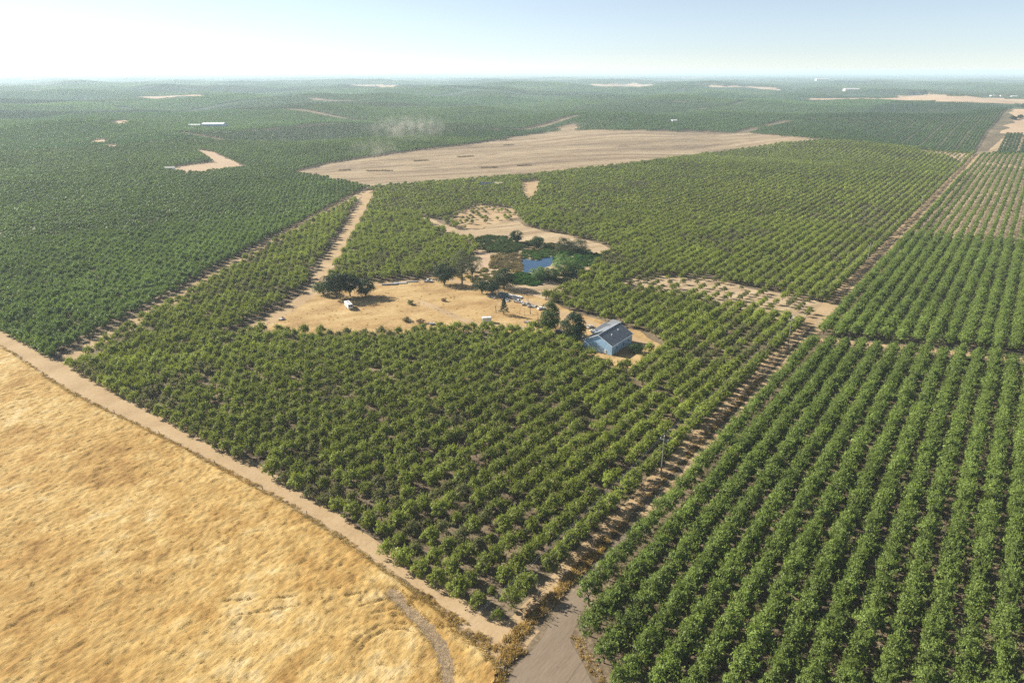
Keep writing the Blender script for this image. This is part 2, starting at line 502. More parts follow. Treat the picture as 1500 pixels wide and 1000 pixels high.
RIGHT_Q0 = 8.2        # first row of the right-hand orchard, metres right of the parcel's edge

# roads and fields
far_off = 0.10
front_line = Wp([(-90, 452), (0, 497), (78, 541), (168, 592), (300, 664), (420, 737), (520, 805), (610, 868), (700, 925), (745, 950)])
gold_edge = Wp(FENCE)
tree_edge = Wp([(-90, 434), (0, 482), (92, 530), (208, 585), (318, 648), (438, 715), (530, 774), (620, 837), (698, 893), (752, 912), (790, 925), (762, 956)])
tag(drape('dirt_road', gold_edge + tree_edge[::-1], M['dirt_pale'], 0.03, 3.0, 0.9, 3), 'pale dirt track between the golden field and the first orchard trees', 'dirt road')

road_c = [SQ(s, 3.9) for s in (30, 60, 100, 160, 240, 340, 480, 640, 820, 1010, 1200, 1330)]
mouth = Wp([(730, 1075), (738, 1000), (760, 968), (800, 925)])
mouth_r = Wp([(850, 905), (836, 940), (862, 985), (905, 1075)])
road_poly = mouth_r[::-1] + [SQ(34, 5.6), SQ(58, 5.0), SQ(58, 3.0), SQ(34, 2.4)] + mouth[::-1]
tag(drape('farm_road', road_poly, M['dirt_grey'], 0.06, 2.0, 0.5, 4), 'grey-brown dirt road mouth at the near corner', 'dirt road')
tag(drape('farm_track', ribbon(road_c[1:], 2.6, 6.0), M['dirt_pale'], 0.075, 3.0, 0.8, 7), 'narrow tan farm track between the two orchards', 'dirt track')
tag(drape('verge', ribbon([SQ(s, -1.6) for s in (2, 40, 90, 160, 260, 400, 600, 900, 1180)], 4.2, 6), M['dirt_pale'], 0.045, 3.0, 0.8, 6), 'strip of pale dry soil along the right side of the parcel', 'dirt strip')
tag(drape('boundary_track', ribbon(Wp(LEFT_BOUND), 8.0, 11), M['dirt_pale'], 0.052, 3.0, 0.8, 8), 'narrow pale track between the left orchard and the parcel', 'dirt track')
tag(drape('tilled_field', Wp(TILLED), M['tilled'], 0.08, 14.0, 4, 5), 'cleared brown field of uprooted orchard beyond the parcel', 'field')
tag(drape('yard', Wp(YARD), M['yard_grass'], 0.04, 4.0, 1.5, 9), 'dry golden grass clearing round the homestead', 'yard')
tag(drape('pond_clearing', Wp(POND_ZONE), M['dirt_rows'], 0.035, 4.0, 2, 10), 'pale bare earth with rows round the pond', 'clearing')
tag(drape('bare_strip', Wp(STRIP), M['dirt_rows'], 0.04, 4.0, 2.5, 11), 'bare sandy strip among failing trees above the barn', 'clearing')
tag(drape('bare_patch', Wp(SPOT_A), M['dirt_pale'], 0.04, 5, 2, 12), 'small bare patch near the far edge of the parcel', 'clearing')
tag(drape('corner_patch', Wp(SPOT_B), M['dirt_far'], 0.04, 10, 3, 13), 'thin bare ground at the far right corner of the parcel', 'clearing')
tag(drape('sandy_patch', Wp(SPOT_C), M['dirt_pale'], 0.05, 5, 2, 14), 'sandy thin patch in the orchard above the pond', 'clearing')
tag(drape('inner_track', ribbon(Wp(TRACK_IN), 10.0, 8.0), M['dirt_pale'], 0.055, 3.0, 1.0, 15), 'pale dirt track down to the homestead clearing', 'dirt track')
tag(drape('driveway', ribbon(Wp(DRIVE), 5.5, 8.0), M['dirt_pale'], 0.06, 2.5, 0.6, 16), 'gravel driveway curving past the homestead to the barn', 'driveway')
tag(drape('yard_path', ribbon(Wp([(612, 440), (640, 452), (672, 466), (705, 476), (760, 480), (800, 478)]), 4.0, 6.0), M['dirt_pale'], 0.072, 2.5, 0.7, 17), 'worn pale path across the dry yard', 'path')
tag(drape('pond_path', ribbon(Wp([(690, 352), (708, 368), (712, 384), (704, 400), (722, 422)]), 7.0, 7.0), M['dirt_far'], 0.08, 3, 0.7, 18), 'pale path curving along the left side of the pond', 'path')
tag(drape('young_orchard_floor', Wp([(1341, 344), (1420, 351), (1500, 358), (1560, 362), (1600, 330), (1580, 205), (1500, 200), (1472, 200), (1450, 218)]), M['dirt_rows'], 0.05, 10, 1.0, 21), 'sandy soil showing between the small trees at the far right', 'orchard floor')
for g_, nm_, lb_ in ((GAP1, 'cross_lane', 'pale cross lane between the nearest right-hand blocks'), (GAP3, 'far_cross_lane', 'pale cross lane in the far right-hand block')):
    tag(drape(nm_, ribbon(Wp(g_), 5.0), M['dirt_pale'], 0.09, 4, 0.8, 22), lb_, 'farm lane')
tag(drape('farm_clearing', Wp(LEFT_BARE), M['dirt_far'], 0.1, 8, 3, 19), 'tan clearing cut into the left orchard', 'clearing')
tag(drape('farm_lane', Wp(LEFT_BARE_B), M['dirt_far'], 0.1, 8, 3, 20), 'short tan lane in the far left orchard', 'dirt lane')
names = ['dry_hill', 'dry_strip', 'dry_field', 'stubble_field', 'fallow_field', 'hazy_field', 'roadside_field', 'far_clearing']
labs = ['bare tan rise at the far right above the rows', 'thin tan strip left of the dry rise', 'pale field far off right of the middle', 'pale field far off near the middle', 'pale field far off left of the middle',
        'hazy pale field on the far left plain', 'tan field beside the road at the right edge', 'small tan clearing in the far left orchard']
for k, (p, nm, lb) in enumerate(zip(FAR_TAN, names, labs)):
    w = Wp(p); sz = max(np.ptp(np.array(w), axis=0))
    tag(drape(nm, w, M['dirt_far'], 0.25, max(12, sz / 45), sz / 90, 30 + k), lb, 'field')

# ------------------------------------------------------------------ golden field
def gold_z(x, y):
    th = math.radians(58)
    a = x * math.cos(th) + y * math.sin(th); b = -x * math.sin(th) + y * math.cos(th)
    wob = vnoise(x, y, 9, 3) * 3
    z = 0.27 * (vnoise(a * 0.75 + wob, b, 1.5, 1) - .5) + 0.28 * (vnoise(a * .9, b + wob, 0.75, 2) - .5) + 0.28 * (vnoise(x, y, 4.5, 4) - .5) + 0.5 * (vnoise(x, y, 22, 5) - .5)
    return z


RUT = Wp([(575, 868), (600, 896), (625, 920), (645, 945), (655, 975), (655, 1040)])
def arc(cx_, cy_, r, a0, a1, n=14):
    return [(cx_ + r * math.cos(a0 + (a1 - a0) * k / n), cy_ + r * math.sin(a0 + (a1 - a0) * k / n)) for k in range(n + 1)]
_c = W(575, 960)
RUTS2 = [arc(_c[0], _c[1], r, 1.1 + .3 * k % .5, 2.9 - .17 * k) for k, r in enumerate((7.5, 9.4, 12.0, 13.9, 17.5))] + [Wp([(300, 908), (380, 898), (460, 884), (540, 868)]), Wp([(330, 880), (420, 876), (500, 862)])]


def make_gold():
    c = 0.42
    P = Wp([(-90, 454)] + FENCE[1:] + [(722, 1010), (730, 1090), (400, 1090), (0, 1090), (-160, 1000), (-200, 700), (-140, 480)])
    P = np.array(P)
    x0, y0 = P.min(0); x1, y1 = P.max(0)
    xs, ys = np.arange(x0, x1, c), np.arange(y0, y1, c)
    gx, gy = np.meshgrid(xs, ys)
    jx = gx + rng.uniform(-.15, .15, gx.shape); jy = gy + rng.uniform(-.15, .15, gx.shape)
    ins = inside(P, jx, jy)
    cellin = ins[:-1, :-1] & ins[1:, :-1] & ins[:-1, 1:] & ins[1:, 1:]
    dr = dist_line(RUT, jx, jy)
    z = gold_z(jx, jy) * (0.3 + 0.7 * smooth(1.2, 3.0, dr)) + 0.45 - 0.25 * (1 - smooth(1.2, 2.6, dr))
    for r in RUTS2:
        d2 = dist_line(r, jx, jy)
        z -= 0.34 * (1 - smooth(0.2, 0.75, d2)) * vnoise(jx, jy, 5, 77)
    edge = dist_line([tuple(p) for p in P[:14]], jx, jy)
    z = z * smooth(0.0, 2.0, edge) + 0.06
    idx = -np.ones(gx.size, int)
    nx = len(xs)
    i, j = np.nonzero(cellin)
    q = np.stack([i * nx + j, i * nx + j + 1, (i + 1) * nx + j + 1, (i + 1) * nx + j], -1)
    used = np.unique(q); idx[used] = np.arange(len(used))
    v = np.stack([jx.ravel(), jy.ravel(), z.ravel()], -1)[used]
    inr = dr.ravel()[q].max(1) < 1.75 + 0.5 * (vnoise(jx.ravel()[q[:, 0]], jy.ravel()[q[:, 0]], 1.2, 9) - .5)
    o = link('golden_field', np_mesh('golden_field', v, idx[q], None, [M['gold'], M['rut']], inr.astype(int), smooth_=True))
    tag(o, 'field of lodged golden dry grass in the foreground', 'field', kind='structure')
    return P
GOLD_P = make_gold()

# ------------------------------------------------------------------ leaf-card trees
def cards(p, d, length, width, droop=0.0):
    """one leaf spray (a bent diamond) per row: base p, direction d"""
    n = len(p)
    d = d / np.linalg.norm(d, axis=1, keepdims=True)
    r = rng.normal(size=(n, 3)); s = np.cross(d, r); s /= np.linalg.norm(s, axis=1, keepdims=True) + 1e-9
    length = np.asarray(length).reshape(-1, 1); width = np.asarray(width).reshape(-1, 1)
    m = p + d * length * .45
    v = np.stack([p, m + s * width * .5, p + d * length - np.array([0, 0, 1]) * droop * length, m - s * width * .5], 1)
    return v.reshape(-1, 3), np.arange(n * 4).reshape(-1, 4)


def tube_np(a, b, r0, r1, n=5):
    a, b = np.array(a, float), np.array(b, float); d = b - a; d /= np.linalg.norm(d)
    u = np.cross(d, [0.3, 0.9, 0.1]); u /= np.linalg.norm(u); w = np.cross(d, u)
    k = np.arange(n) * 2 * PI / n
    ring = np.cos(k)[:, None] * u + np.sin(k)[:, None] * w
    v = np.concatenate([a + ring * r0, b + ring * r1])
    j = np.arange(n); q = np.stack([j, (j + 1) % n, n + (j + 1) % n, n + j], -1)
    return v, q


def join(parts):
    V, Q, o = [], [], 0
    for v, q in parts:
        V.append(v); Q.append(q + o); o += len(v)
    return np.concatenate(V), np.concatenate(Q)


def lobe_cards(cen, rad, per, lsz, mid, jit=.5, flat=.9):
    """leaf sprays lying over rounded clumps, so that each clump takes the light as a volume"""
    k = len(cen)
    q = rng.normal(size=(k, per, 3)); q /= np.linalg.norm(q, axis=2, keepdims=True)
    q[:, :, 2] = np.where((q[:, :, 2] < -.35), -q[:, :, 2], q[:, :, 2])
    rr = rng.uniform(.55, 1.08, (k, per, 1)) ** .5
    P = cen[:, None, :] + q * rr * rad[:, None, None] * np.array([1, 1, flat])
    out = cen[:, None, :] - mid; out = out / (np.linalg.norm(out, axis=2, keepdims=True) + 1e-6)
    nrm = q * .8 + out * .4 + rng.normal(size=q.shape) * jit
    d = q * .45 + rng.normal(size=q.shape) * .75 + np.array([0, 0, .25])
    P, nrm, d = P.reshape(-1, 3), nrm.reshape(-1, 3), d.reshape(-1, 3)
    nrm /= np.linalg.norm(nrm, axis=1, keepdims=True)
    d = d - nrm * (d * nrm).sum(1, keepdims=True) * .85
    d /= np.linalg.norm(d, axis=1, keepdims=True)
    s = np.cross(d, nrm); s /= np.linalg.norm(s, axis=1, keepdims=True) + 1e-9
    L = (rng.uniform(.65, 1.3, len(P)) * lsz)[:, None]; w = L * rng.uniform(.45, .7, (len(P), 1))
    m = P + d * L * .1
    v = np.stack([P - d * L * .5, m + s * w * .5, P + d * L * .5, m - s * w * .5], 1).reshape(-1, 3)
    return v, np.arange(len(v)).reshape(-1, 4)


def almond(lobes, per, seed, lsz=.5, spikes=14):
    """vase-shaped orchard tree about 5 m tall: trunk and crown arrays"""
    global rng
    keep, rng = rng, np.random.default_rng(seed)
    tp = [tube_np((0, 0, -.1), (0.03, 0.02, 1.0), .16, .13, 6)]
    for k in range(6):
        a = 2 * PI * k / 6 + rng.uniform(-.3, .3); R = rng.uniform(.9, 1.5)
        tp.append(tube_np((0.03, 0.02, .95), (math.cos(a) * R, math.sin(a) * R, rng.uniform(2.1, 2.8)), .09, .045, 4))
    cen, rad = [], []
    for k in range(lobes):
        a = k * 2.39996 + rng.uniform(-.5, .5); t = (k + .5) / lobes
        rr = 2.0 * math.sqrt(t) * rng.uniform(.72, 1.22)
        z = 3.75 - 1.9 * t ** 1.3 + rng.uniform(-.6, .6)
        cen.append((math.cos(a) * rr, math.sin(a) * rr, z)); rad.append(rng.uniform(.5, 1.0) * (1.0 if lobes > 6 else 1.35))
    cen, rad = np.array(cen), np.array(rad)
    cv, cq = lobe_cards(cen, rad, per, lsz, np.array([0, 0, 2.1]))
    va = np.repeat(np.clip(.5 + rng.normal(size=lobes) * .2, 0, 1), per)
    if spikes:
        P, D = [], []
        for k in range(spikes):
            i = rng.integers(lobes); b = cen[i] + np.array([rng.normal() * .4, rng.normal() * .4, rad[i] * .55])
            d = np.array([b[0] * .22, b[1] * .22, 1.0]) + rng.normal(size=3) * .2; d /= np.linalg.norm(d)
            t = rng.uniform(0, 1, 9)[:, None]
            P.append(b + d * t * rng.uniform(.6, 1.5) + rng.normal(size=(9, 3)) * .05); D.append(d + rng.normal(size=(9, 3)) * .55)
        P, D = np.concatenate(P), np.concatenate(D)
        L = rng.uniform(.28, .48, len(P))
        sv, sqd = cards(P, D, L, L * .45, .1)
        cv, cq = join([(cv, cq), (sv, sqd)]); va = np.concatenate([va, np.full(len(P), .62)])
    vary = np.clip(np.repeat(va + rng.normal(size=len(va)) * .13, 4), 0, 1)
    tv, tq = join(tp)
    rng = keep
    return tv, tq, cv, cq, vary


VARIANTS = []          # (trunk mesh, crown mesh, joined object)
for k in range(10):
    tv, tq, cv, cq, vary = almond(20, 92, 100 + k, .40, 50)
    tm = np_mesh('trunk', tv, tq, None, [M['bark']], vary=np.full(len(tv), .5))
    cm = np_mesh('crown', cv, cq, None, [M['leaf']], vary=vary)
    jm = np_mesh('orchard_tree', np.concatenate([cv, tv]), np.concatenate([cq, tq + len(cv)]), None, [M['leaf'], M['bark']],
                 np.concatenate([np.zeros(len(cq), int), np.ones(len(tq), int)]), vary=np.concatenate([vary, np.full(len(tv), .5)]))
    VARIANTS.append((tm, cm, bpy.data.objects.new('orchard_tree_source', jm)))
MID = []
for k in range(4):
    tv, tq, cv, cq, vary = almond(11, 30, 200 + k, .80, 6)
    MID.append(bpy.data.objects.new('mid_tree_source', np_mesh('mid_tree', np.concatenate([cv, tv]), np.concatenate([cq, tq + len(cv)]), None, [M['leaf'], M['bark']],
               np.concatenate([np.zeros(len(cq), int), np.ones(len(tq), int)]), vary=np.concatenate([vary, np.full(len(tv), .5)]))))
ROWSP, TREESP = 6.3, 5.6


def patch(n, m, shoots, per, lsz, seed):
    r2 = np.random.default_rng(seed)
    base = [almond(shoots, per, seed * 10 + k, lsz, 0) for k in range(4)]
    V, Q, A, o = [], [], [], 0
    for i in range(n):
        for j in range(m):
            tv, tq, cv, cq, va = base[r2.integers(4)]
            a = r2.uniform(0, 2 * PI); s = r2.uniform(.85, 1.15)
            R = np.array([[math.cos(a), -math.sin(a), 0], [math.sin(a), math.cos(a), 0], [0, 0, 1]])
            V.append(cv @ R.T * s * np.array([1.1, .84, 1]) + [(i - (n - 1) / 2) * TREESP + r2.normal() * .3, (j - (m - 1) / 2) * ROWSP + r2.normal() * .2, 0])
            Q.append(cq + o); o += len(cv); A.append(np.clip(va + r2.normal() * .12, 0, 1))
    return bpy.data.objects.new('patch_source', np_mesh('orchard_patch', np.concatenate(V), np.concatenate(Q), None, [M['leaf']], vary=np.concatenate(A)))
P5 = [patch(5, 5, 6, 16, 1.35, 31 + k) for k in range(3)]
P10 = [patch(10, 10, 3, 9, 2.6, 41 + k) for k in range(2)]


def gn_scatter(name, pts, rot, scl, tint, vidx, sources):
    """ONE object: instances of mesh geometry on points"""
    me = bpy.data.meshes.new(name)
    n = len(pts)
    me.vertices.add(n); me.vertices.foreach_set('co', np.ascontiguousarray(pts, np.float32).ravel())
    for nm, typ, dat, key in (('rot', 'FLOAT_VECTOR', rot, 'vector'), ('scl', 'FLOAT_VECTOR', scl, 'vector'), ('tint', 'FLOAT_COLOR', np.column_stack([tint, np.ones(n)]), 'color'), ('vidx', 'INT', vidx, 'value')):
        a = me.attributes.new(nm, typ, 'POINT')
        a.data.foreach_set(key, np.ascontiguousarray(dat, np.int32 if typ == 'INT' else np.float32).ravel())
    o = link(name, me)
    ng = bpy.data.node_groups.new(name, 'GeometryNodeTree')
    ng.interface.new_socket('Geometry', in_out='INPUT', socket_type='NodeSocketGeometry')
    ng.interface.new_socket('Geometry', in_out='OUTPUT', socket_type='NodeSocketGeometry')
    N = ng.nodes; Lk = ng.links.new
    gi, go = N.new('NodeGroupInput'), N.new('NodeGroupOutput')
    mp = N.new('GeometryNodeMeshToPoints'); Lk(gi.outputs[0], mp.inputs['Mesh'])
    def attr(nm, typ):
        a = N.new('GeometryNodeInputNamedAttribute'); a.data_type = typ; a.inputs['Name'].default_value = nm
        return a.outputs[0]
    ar, asc, ai = attr('rot', 'FLOAT_VECTOR'), attr('scl', 'FLOAT_VECTOR'), attr('vidx', 'INT')
    jn = N.new('GeometryNodeJoinGeometry')
    for k, src in enumerate(sources):
        oi = N.new('GeometryNodeObjectInfo'); oi.inputs['Object'].default_value = src
        cmp_ = N.new('FunctionNodeCompare'); cmp_.data_type = 'INT'; cmp_.operation = 'EQUAL'
        ins = [i for i in cmp_.inputs if i.type == 'INT']
        Lk(ai, ins[0]); ins[1].default_value = k
        ip = N.new('GeometryNodeInstanceOnPoints')
        Lk(mp.outputs[0], ip.inputs['Points']); Lk(cmp_.outputs[0], ip.inputs['Selection'])
        Lk(oi.outputs['Geometry'], ip.inputs['Instance']); Lk(ar, ip.inputs['Rotation']); Lk(asc, ip.inputs['Scale'])
        Lk(ip.outputs[0], jn.inputs[0])
    Lk(jn.outputs[0], go.inputs[0])
    md = o.modifiers.new('scatter', 'NODES'); md.node_group = ng
    return o


# ------------------------------------------------------------------ where the orchard trees stand
EXCL = [GOLD_ZONE, TILLED, YARD, POND_ZONE, SPOT_A, LEFT_BARE, LEFT_BARE_B] + FAR_TAN
RIGHT_EDGE_ROAD_Q = (-4.0, RIGHT_Q0 - 2.0)
PARCEL = [(78, 537), (180, 590), (300, 660), (420, 730), (500, 780), (600, 850), (742, 938), (900, 780), (1100, 585), (1200, 480), (1300, 365), (1443, 213), (1265, 207), (1150, 211), (985, 234), (780, 258), (640, 270), (540, 279), (400, 353), (250, 441)]


def lattice(smin, smax, qmin, qmax, ds, dq, s0=0.0, q0=0.0):
    s = np.arange(math.floor((smin - s0) / ds), math.ceil((smax - s0) / ds)) ; q = np.arange(math.floor((qmin - q0) / dq), math.ceil((qmax - q0) / dq))
    S, Q = np.meshgrid(s, q)
    return S.ravel() * ds + s0, Q.ravel() * dq + q0, Q.ravel()


R1, R2, R3 = 620.0, 1350.0, 3000.0
RMAX = 8500.0
S, Q, QI = [], [], []
# parcel and left orchards use one grid, the right-hand orchard its own
s, q, k = lattice(-500, 1500, -2200, -3.0, 5.3, ROWSP, 9.2, -5.3); S.append(s); Q.append(q); QI.append(k)
s, q, k = lattice(-300, 1500, RIGHT_Q0, 1500, 4.7, ROWSP, 3.0, RIGHT_Q0); S.append(s); Q.append(q); QI.append(k + 1000)
S, Q, QI = map(np.concatenate, (S, Q, QI))
X, Y = SQ(S, Q)
D = np.hypot(X, Y)
k = (D < R2) & (Y > 60) & (np.abs(X) < 0.86 * Y + 45)
S, Q, QI, X, Y, D = S[k], Q[k], QI[k], X[k], Y[k], D[k]
X = X + rng.normal(size=len(X)) * .16; Y = Y + rng.normal(size=len(X)) * .16
Z = hgt(X, Y)
px, py, pf = proj(X, Y, Z)
ok = np.ones(len(X), bool)
for P in EXCL: ok &= ~inside(P, px, py)
right = Q > 0
par = inside(PARCEL, px, py) & ~right
left = ~right & ~par
ok &= ~((Q > -4.0) & ~right)
ok &= ~(left & (px > 560) & (py > 290))
ok &= ~(dist_line(Wp(LEFT_BOUND), X, Y) < 5.6)
ok &= ~(dist_line(Wp(TRACK_IN), X, Y) < 7.0)
ok &= ~(dist_line(Wp(DRIVE), X, Y) < 5.0)
for g in (GAP1, GAP2, GAP3): ok &= ~(right & (dist_line(Wp(g), X, Y) < 5.6))
gap_in = Wp([(700, 340), (900, 380), (1000, 405)])
thin = inside(STRIP, px, py) | inside(SPOT_B, px, py) | inside(SPOT_C, px, py)
ok &= ~(thin & (rng.uniform(size=len(X)) < 0.55))
# misses: a tree here and there never took
ok &= ~(par & (vnoise(X, Y, 16, 5) > .97) & (rng.uniform(size=len(X)) < .5))
ok &= rng.uniform(size=len(X)) > np.where(par, .022, .010)
# far mouth of the road: keep the weedy corner clear
ok &= ~(right & (S < 40) & (Q < RIGHT_Q0 + 2) & (S < 9))
ok &= ~inside([(725, 940), (800, 925), (850, 890), (842, 940), (858, 965), (875, 1010), (1000, 1150), (700, 1150)], px, py)
S, Q, QI, X, Y, D, Z, px, py, pf, right, par, left, thin = [a[ok] for a in (S, Q, QI, X, Y, D, Z, px, py, pf, right, par, left, thin)]
n = len(X)
young = right & inside(YOUNG, px, py)
c_par, c_right, c_left = np.array([.205, .246, .048]), np.array([.150, .202, .047]), np.array([.138, .208, .056])
tint = np.where(right[:, None], c_right, np.where(left[:, None], c_left, c_par))
nz = vnoise(X, Y, 45, 11)[:, None]; nz2 = vnoise(X, Y, 150, 12)[:, None]
tint = tint * (0.84 + 0.3 * nz + 0.16 * (nz2 - .5)) * rng.normal(1, .10, (n, 1))
yel = np.exp(-(((px - 480) / 130) ** 2 + ((py - 690) / 85) ** 2)) * par
yl = (rng.uniform(size=n) < .12 + .5 * yel) & par & (D < 420)
tint[yl] = tint[yl] * 0.5 + np.array([.135, .165, .030]) * 0.5 * rng.uniform(.8, 1.25, (yl.sum(), 1))
dull = par & ((vnoise(X, Y, 22, 15) > .72) | thin) & (rng.uniform(size=n) < .55)
tint[dull] = tint[dull] * .4 + np.array([.135, .125, .085]) * .6
scale = np.where(par, 1.09, np.where(left, 1.08, 1.16)) * (1 + rng.normal(size=n) * np.where(right, .07, .09)).clip(.7, 1.32)
scale = np.where(young, scale * .68, scale)
scale = np.where(par & (rng.uniform(size=n) < .03), scale * rng.uniform(.45, .7, n), scale)
scale = np.where(thin, scale * .72, scale)
scale = np.where(dull, scale * .88, scale)
yaw = rng.uniform(0, 2 * PI, n)

# the 300 that show largest become trees of their own
vis = (px > -14) & (px < 1514) & (py < 1030) & (py > 0)
order = np.argsort(np.where(vis, pf / scale, 1e9))[:300]
ORD = 'zeroth first second third fourth fifth sixth seventh eighth ninth tenth eleventh twelfth thirteenth fourteenth fifteenth sixteenth seventeenth eighteenth nineteenth twentieth'.split()
TENS = {2: 'twenty', 3: 'thirty', 4: 'forty', 5: 'fifty'}
def ordinal(i):
    return ORD[i] if i <= 20 else (TENS[i // 10] + '-' + ORD[i % 10] if i % 10 else TENS[i // 10][:-1] + 'ieth')
rows = {}
for i in order: rows.setdefault(int(QI[i]), []).append(i)
rrows = sorted(r for r in rows if r >= 900); prow = sorted((r for r in rows if r < 900), reverse=True)
tree_col = {}
for group_rows, side in ((rrows, 'right'), (prow, 'left')):
    for ri, r in enumerate(group_rows, 1):
        for ti, i in enumerate(sorted(rows[r], key=lambda a: S[a]), 1):
            look = 'yellow-green' if yl[i] else ('thin dull' if dull[i] else 'bushy green')
            start = 'bottom' if side == 'right' else 'front'
            lab = f"{look} almond tree, {ordinal(ti)} from the {start} in the {ordinal(ri)} row {side} of the road"
            t = empty('almond_tree', (X[i], Y[i], Z[i]), yaw[i], lab, 'almond tree', 'almond trees in orchard rows')
            t.scale = (scale[i],) * 3
            v = int(rng.integers(len(VARIANTS)))
            for nm, me in (('trunk', VARIANTS[v][0]), ('crown', VARIANTS[v][1])):
                o = link(nm, me, t); o['tint'] = [float(c) for c in tint[i]]
rest = np.ones(n, bool); rest[order] = False
pts = [np.column_stack([X, Y, Z])[rest]]; rots = [np.column_stack([0 * yaw, 0 * yaw, yaw])[rest]]
scl = [np.repeat(scale[rest][:, None], 3, 1)]; tin = [tint[rest]]
vi = [np.where(D[rest] < R1, rng.integers(0, len(VARIANTS), rest.sum()), len(VARIANTS) + rng.integers(0, len(MID), rest.sum()))]


def far_blocks(x, y):
    """which far block a point lies in: (tint factor, is it bare, near a block edge)"""
    s, q = sq(x, y)
    wob = 60 * (vnoise(x, y, 900, 40) - .5)
    bs, bq = np.floor((s + wob) / 620), np.floor((q + wob * .6) / 430)
    v = np.sin(bs * 12.9898 + bq * 78.233) * 43758.5453; v -= np.floor(v)
    es = np.abs((s + wob) / 620 - bs - .5) * 620; eq = np.abs((q + wob * .6) / 430 - bq - .5) * 430
    return v, (es > 302) | (eq > 207)


def far_ring(r0, r1, cs, cq, variants, base):
    s, q, _ = lattice(-r1, r1 * 1.2, -r1 * 1.1, r1 * 1.1, cs, cq)
    x, y = SQ(s, q); d = np.hypot(x, y)
    k = (d >= r0) & (d < r1) & (y > 0) & (np.abs(x) < .84 * y + 45)
    x, y, d = x[k], y[k], d[k]
    z = hgt(x, y); a, b, f = proj(x, y, z)
    k = np.ones(len(x), bool)
    for P in EXCL: k &= ~inside(P, a, b)
    v, edge = far_blocks(x, y)
    k &= ~(edge & (rng.uniform(size=len(x)) < .85))
    k &= v < np.where(d > 3800, .93, 1.1)
    k &= ~(dist_line(road_c[-3:] + [SQ(2600, 4)], x, y) < cs * .3)
    x, y, z, d, v = x[k], y[k], z[k], d[k], v[k]
    m = len(x); e = 8.0
    gx = (hgt(x + e, y) - hgt(x - e, y)) / (2 * e); gy = (hgt(x, y + e) - hgt(x, y - e)) / (2 * e)
    sl, sw = gx * RD[0] + gy * RD[1], -gx * RD[1] + gy * RD[0]
    flip = rng.integers(0, 2, m)
    turn = (v * 13 % 1 > .6)
    yw = RANG + flip * PI + turn * PI / 2
    sl, sw = np.where(turn, sw, sl), np.where(turn, -sl, sw)
    sg = 1 - 2 * flip
    pts.append(np.column_stack([x, y, z])); rots.append(np.column_stack([np.arctan(sw) * sg, -np.arctan(sl) * sg, yw]))
    sz = 0.92 + .25 * v
    scl.append(np.column_stack([np.ones(m), np.ones(m), sz * rng.normal(1, .05, m)]))
    t = np.array([.092, .165, .058]) * (0.58 + 0.85 * v[:, None]) * np.array([1, 1, 1]) + np.array([.03, .02, 0]) * ((v[:, None] * 7) % 1)
    tin.append(t * rng.normal(1, .05, (m, 1)))
    vi.append(base + rng.integers(0, variants, m))
b0 = len(VARIANTS) + len(MID)
far_ring(R2, R3, TREESP * 5, ROWSP * 5, len(P5), b0)
far_ring(R3, RMAX, TREESP * 10, ROWSP * 10, len(P10), b0 + len(P5))
print('orchard instances', sum(len(p) for p in pts), 'singles', len(pts[0]), [len(p) for p in pts])
o = gn_scatter('orchard', np.concatenate(pts), np.concatenate(rots), np.concatenate(scl), np.concatenate(tin), np.concatenate(vi), [v[2] for v in VARIANTS] + MID + P5 + P10)
tag(o, 'rows of green almond trees filling the land to the horizon', 'orchard', 'almond trees in orchard rows', 'stuff')

# ------------------------------------------------------------------ dry grass, weeds, reeds (stuff)
def tuft(nb, h, spread, lean, w, seed):
    r2 = np.random.default_rng(seed)
    p = np.column_stack([r2.normal(size=nb) * spread, r2.normal(size=nb) * spread, np.zeros(nb) - .05])
    d = np.column_stack([r2.normal(size=nb) * .35 + lean, r2.normal(size=nb) * .35, np.full(nb, 1.0)])
    L = r2.uniform(.6, 1.1, nb) * h
    v, q = cards(p, d, L, np.full(nb, w) * r2.uniform(.6, 1.4, nb), .25)
    va = np.repeat(r2.uniform(.15, .85, nb), 4)
    return bpy.data.objects.new('tuft_source', np_mesh('tuft', v, q, None, [M['straw_blade']], vary=va))


TUFT = [tuft(40, .50, .34, .7, .07, 60 + k) for k in range(3)]
TALL = [tuft(46, 1.25, .40, .12, .13, 70 + k) for k in range(3)]
REED = [tuft(60, 2.3, .75, .05, .16, 80 + k) for k in range(3)]


def dome(nb, h, R, w, seed):
    r2 = np.random.default_rng(seed)
    rr = R * np.sqrt(r2.uniform(0, 1, nb)); a = r2.uniform(0, 6.28, nb)
    p = np.column_stack([np.cos(a) * rr, np.sin(a) * rr, np.full(nb, -.05)])
    d = np.column_stack([np.cos(a) * rr / R * .35 + r2.normal(size=nb) * .15, np.sin(a) * rr / R * .35 + r2.normal(size=nb) * .15, np.ones(nb)])
    L = h * (1 - .6 * (rr / R) ** 2) * r2.uniform(.7, 1.1, nb)
    v, q = cards(p, d, L, w * r2.uniform(.6, 1.5, nb), .18)
    return bpy.data.objects.new('reed_source', np_mesh('reed_clump', v, q, None, [M['straw_blade']], vary=np.repeat(r2.uniform(.1, .9, nb), 4)))
REED = [dome(150, 2.6, 1.5, .2, 90 + k) for k in range(4)]


def scatter_in(poly, dens, keep=None):
    P = np.array(poly); a0, a1 = P.min(0), P.max(0)
    m = int((a1 - a0).prod() * dens)
    x, y = rng.uniform(a0[0], a1[0], m), rng.uniform(a0[1], a1[1], m)
    k = inside(poly, x, y)
    if keep is not None: k &= keep(x, y)
    return x[k], y[k]


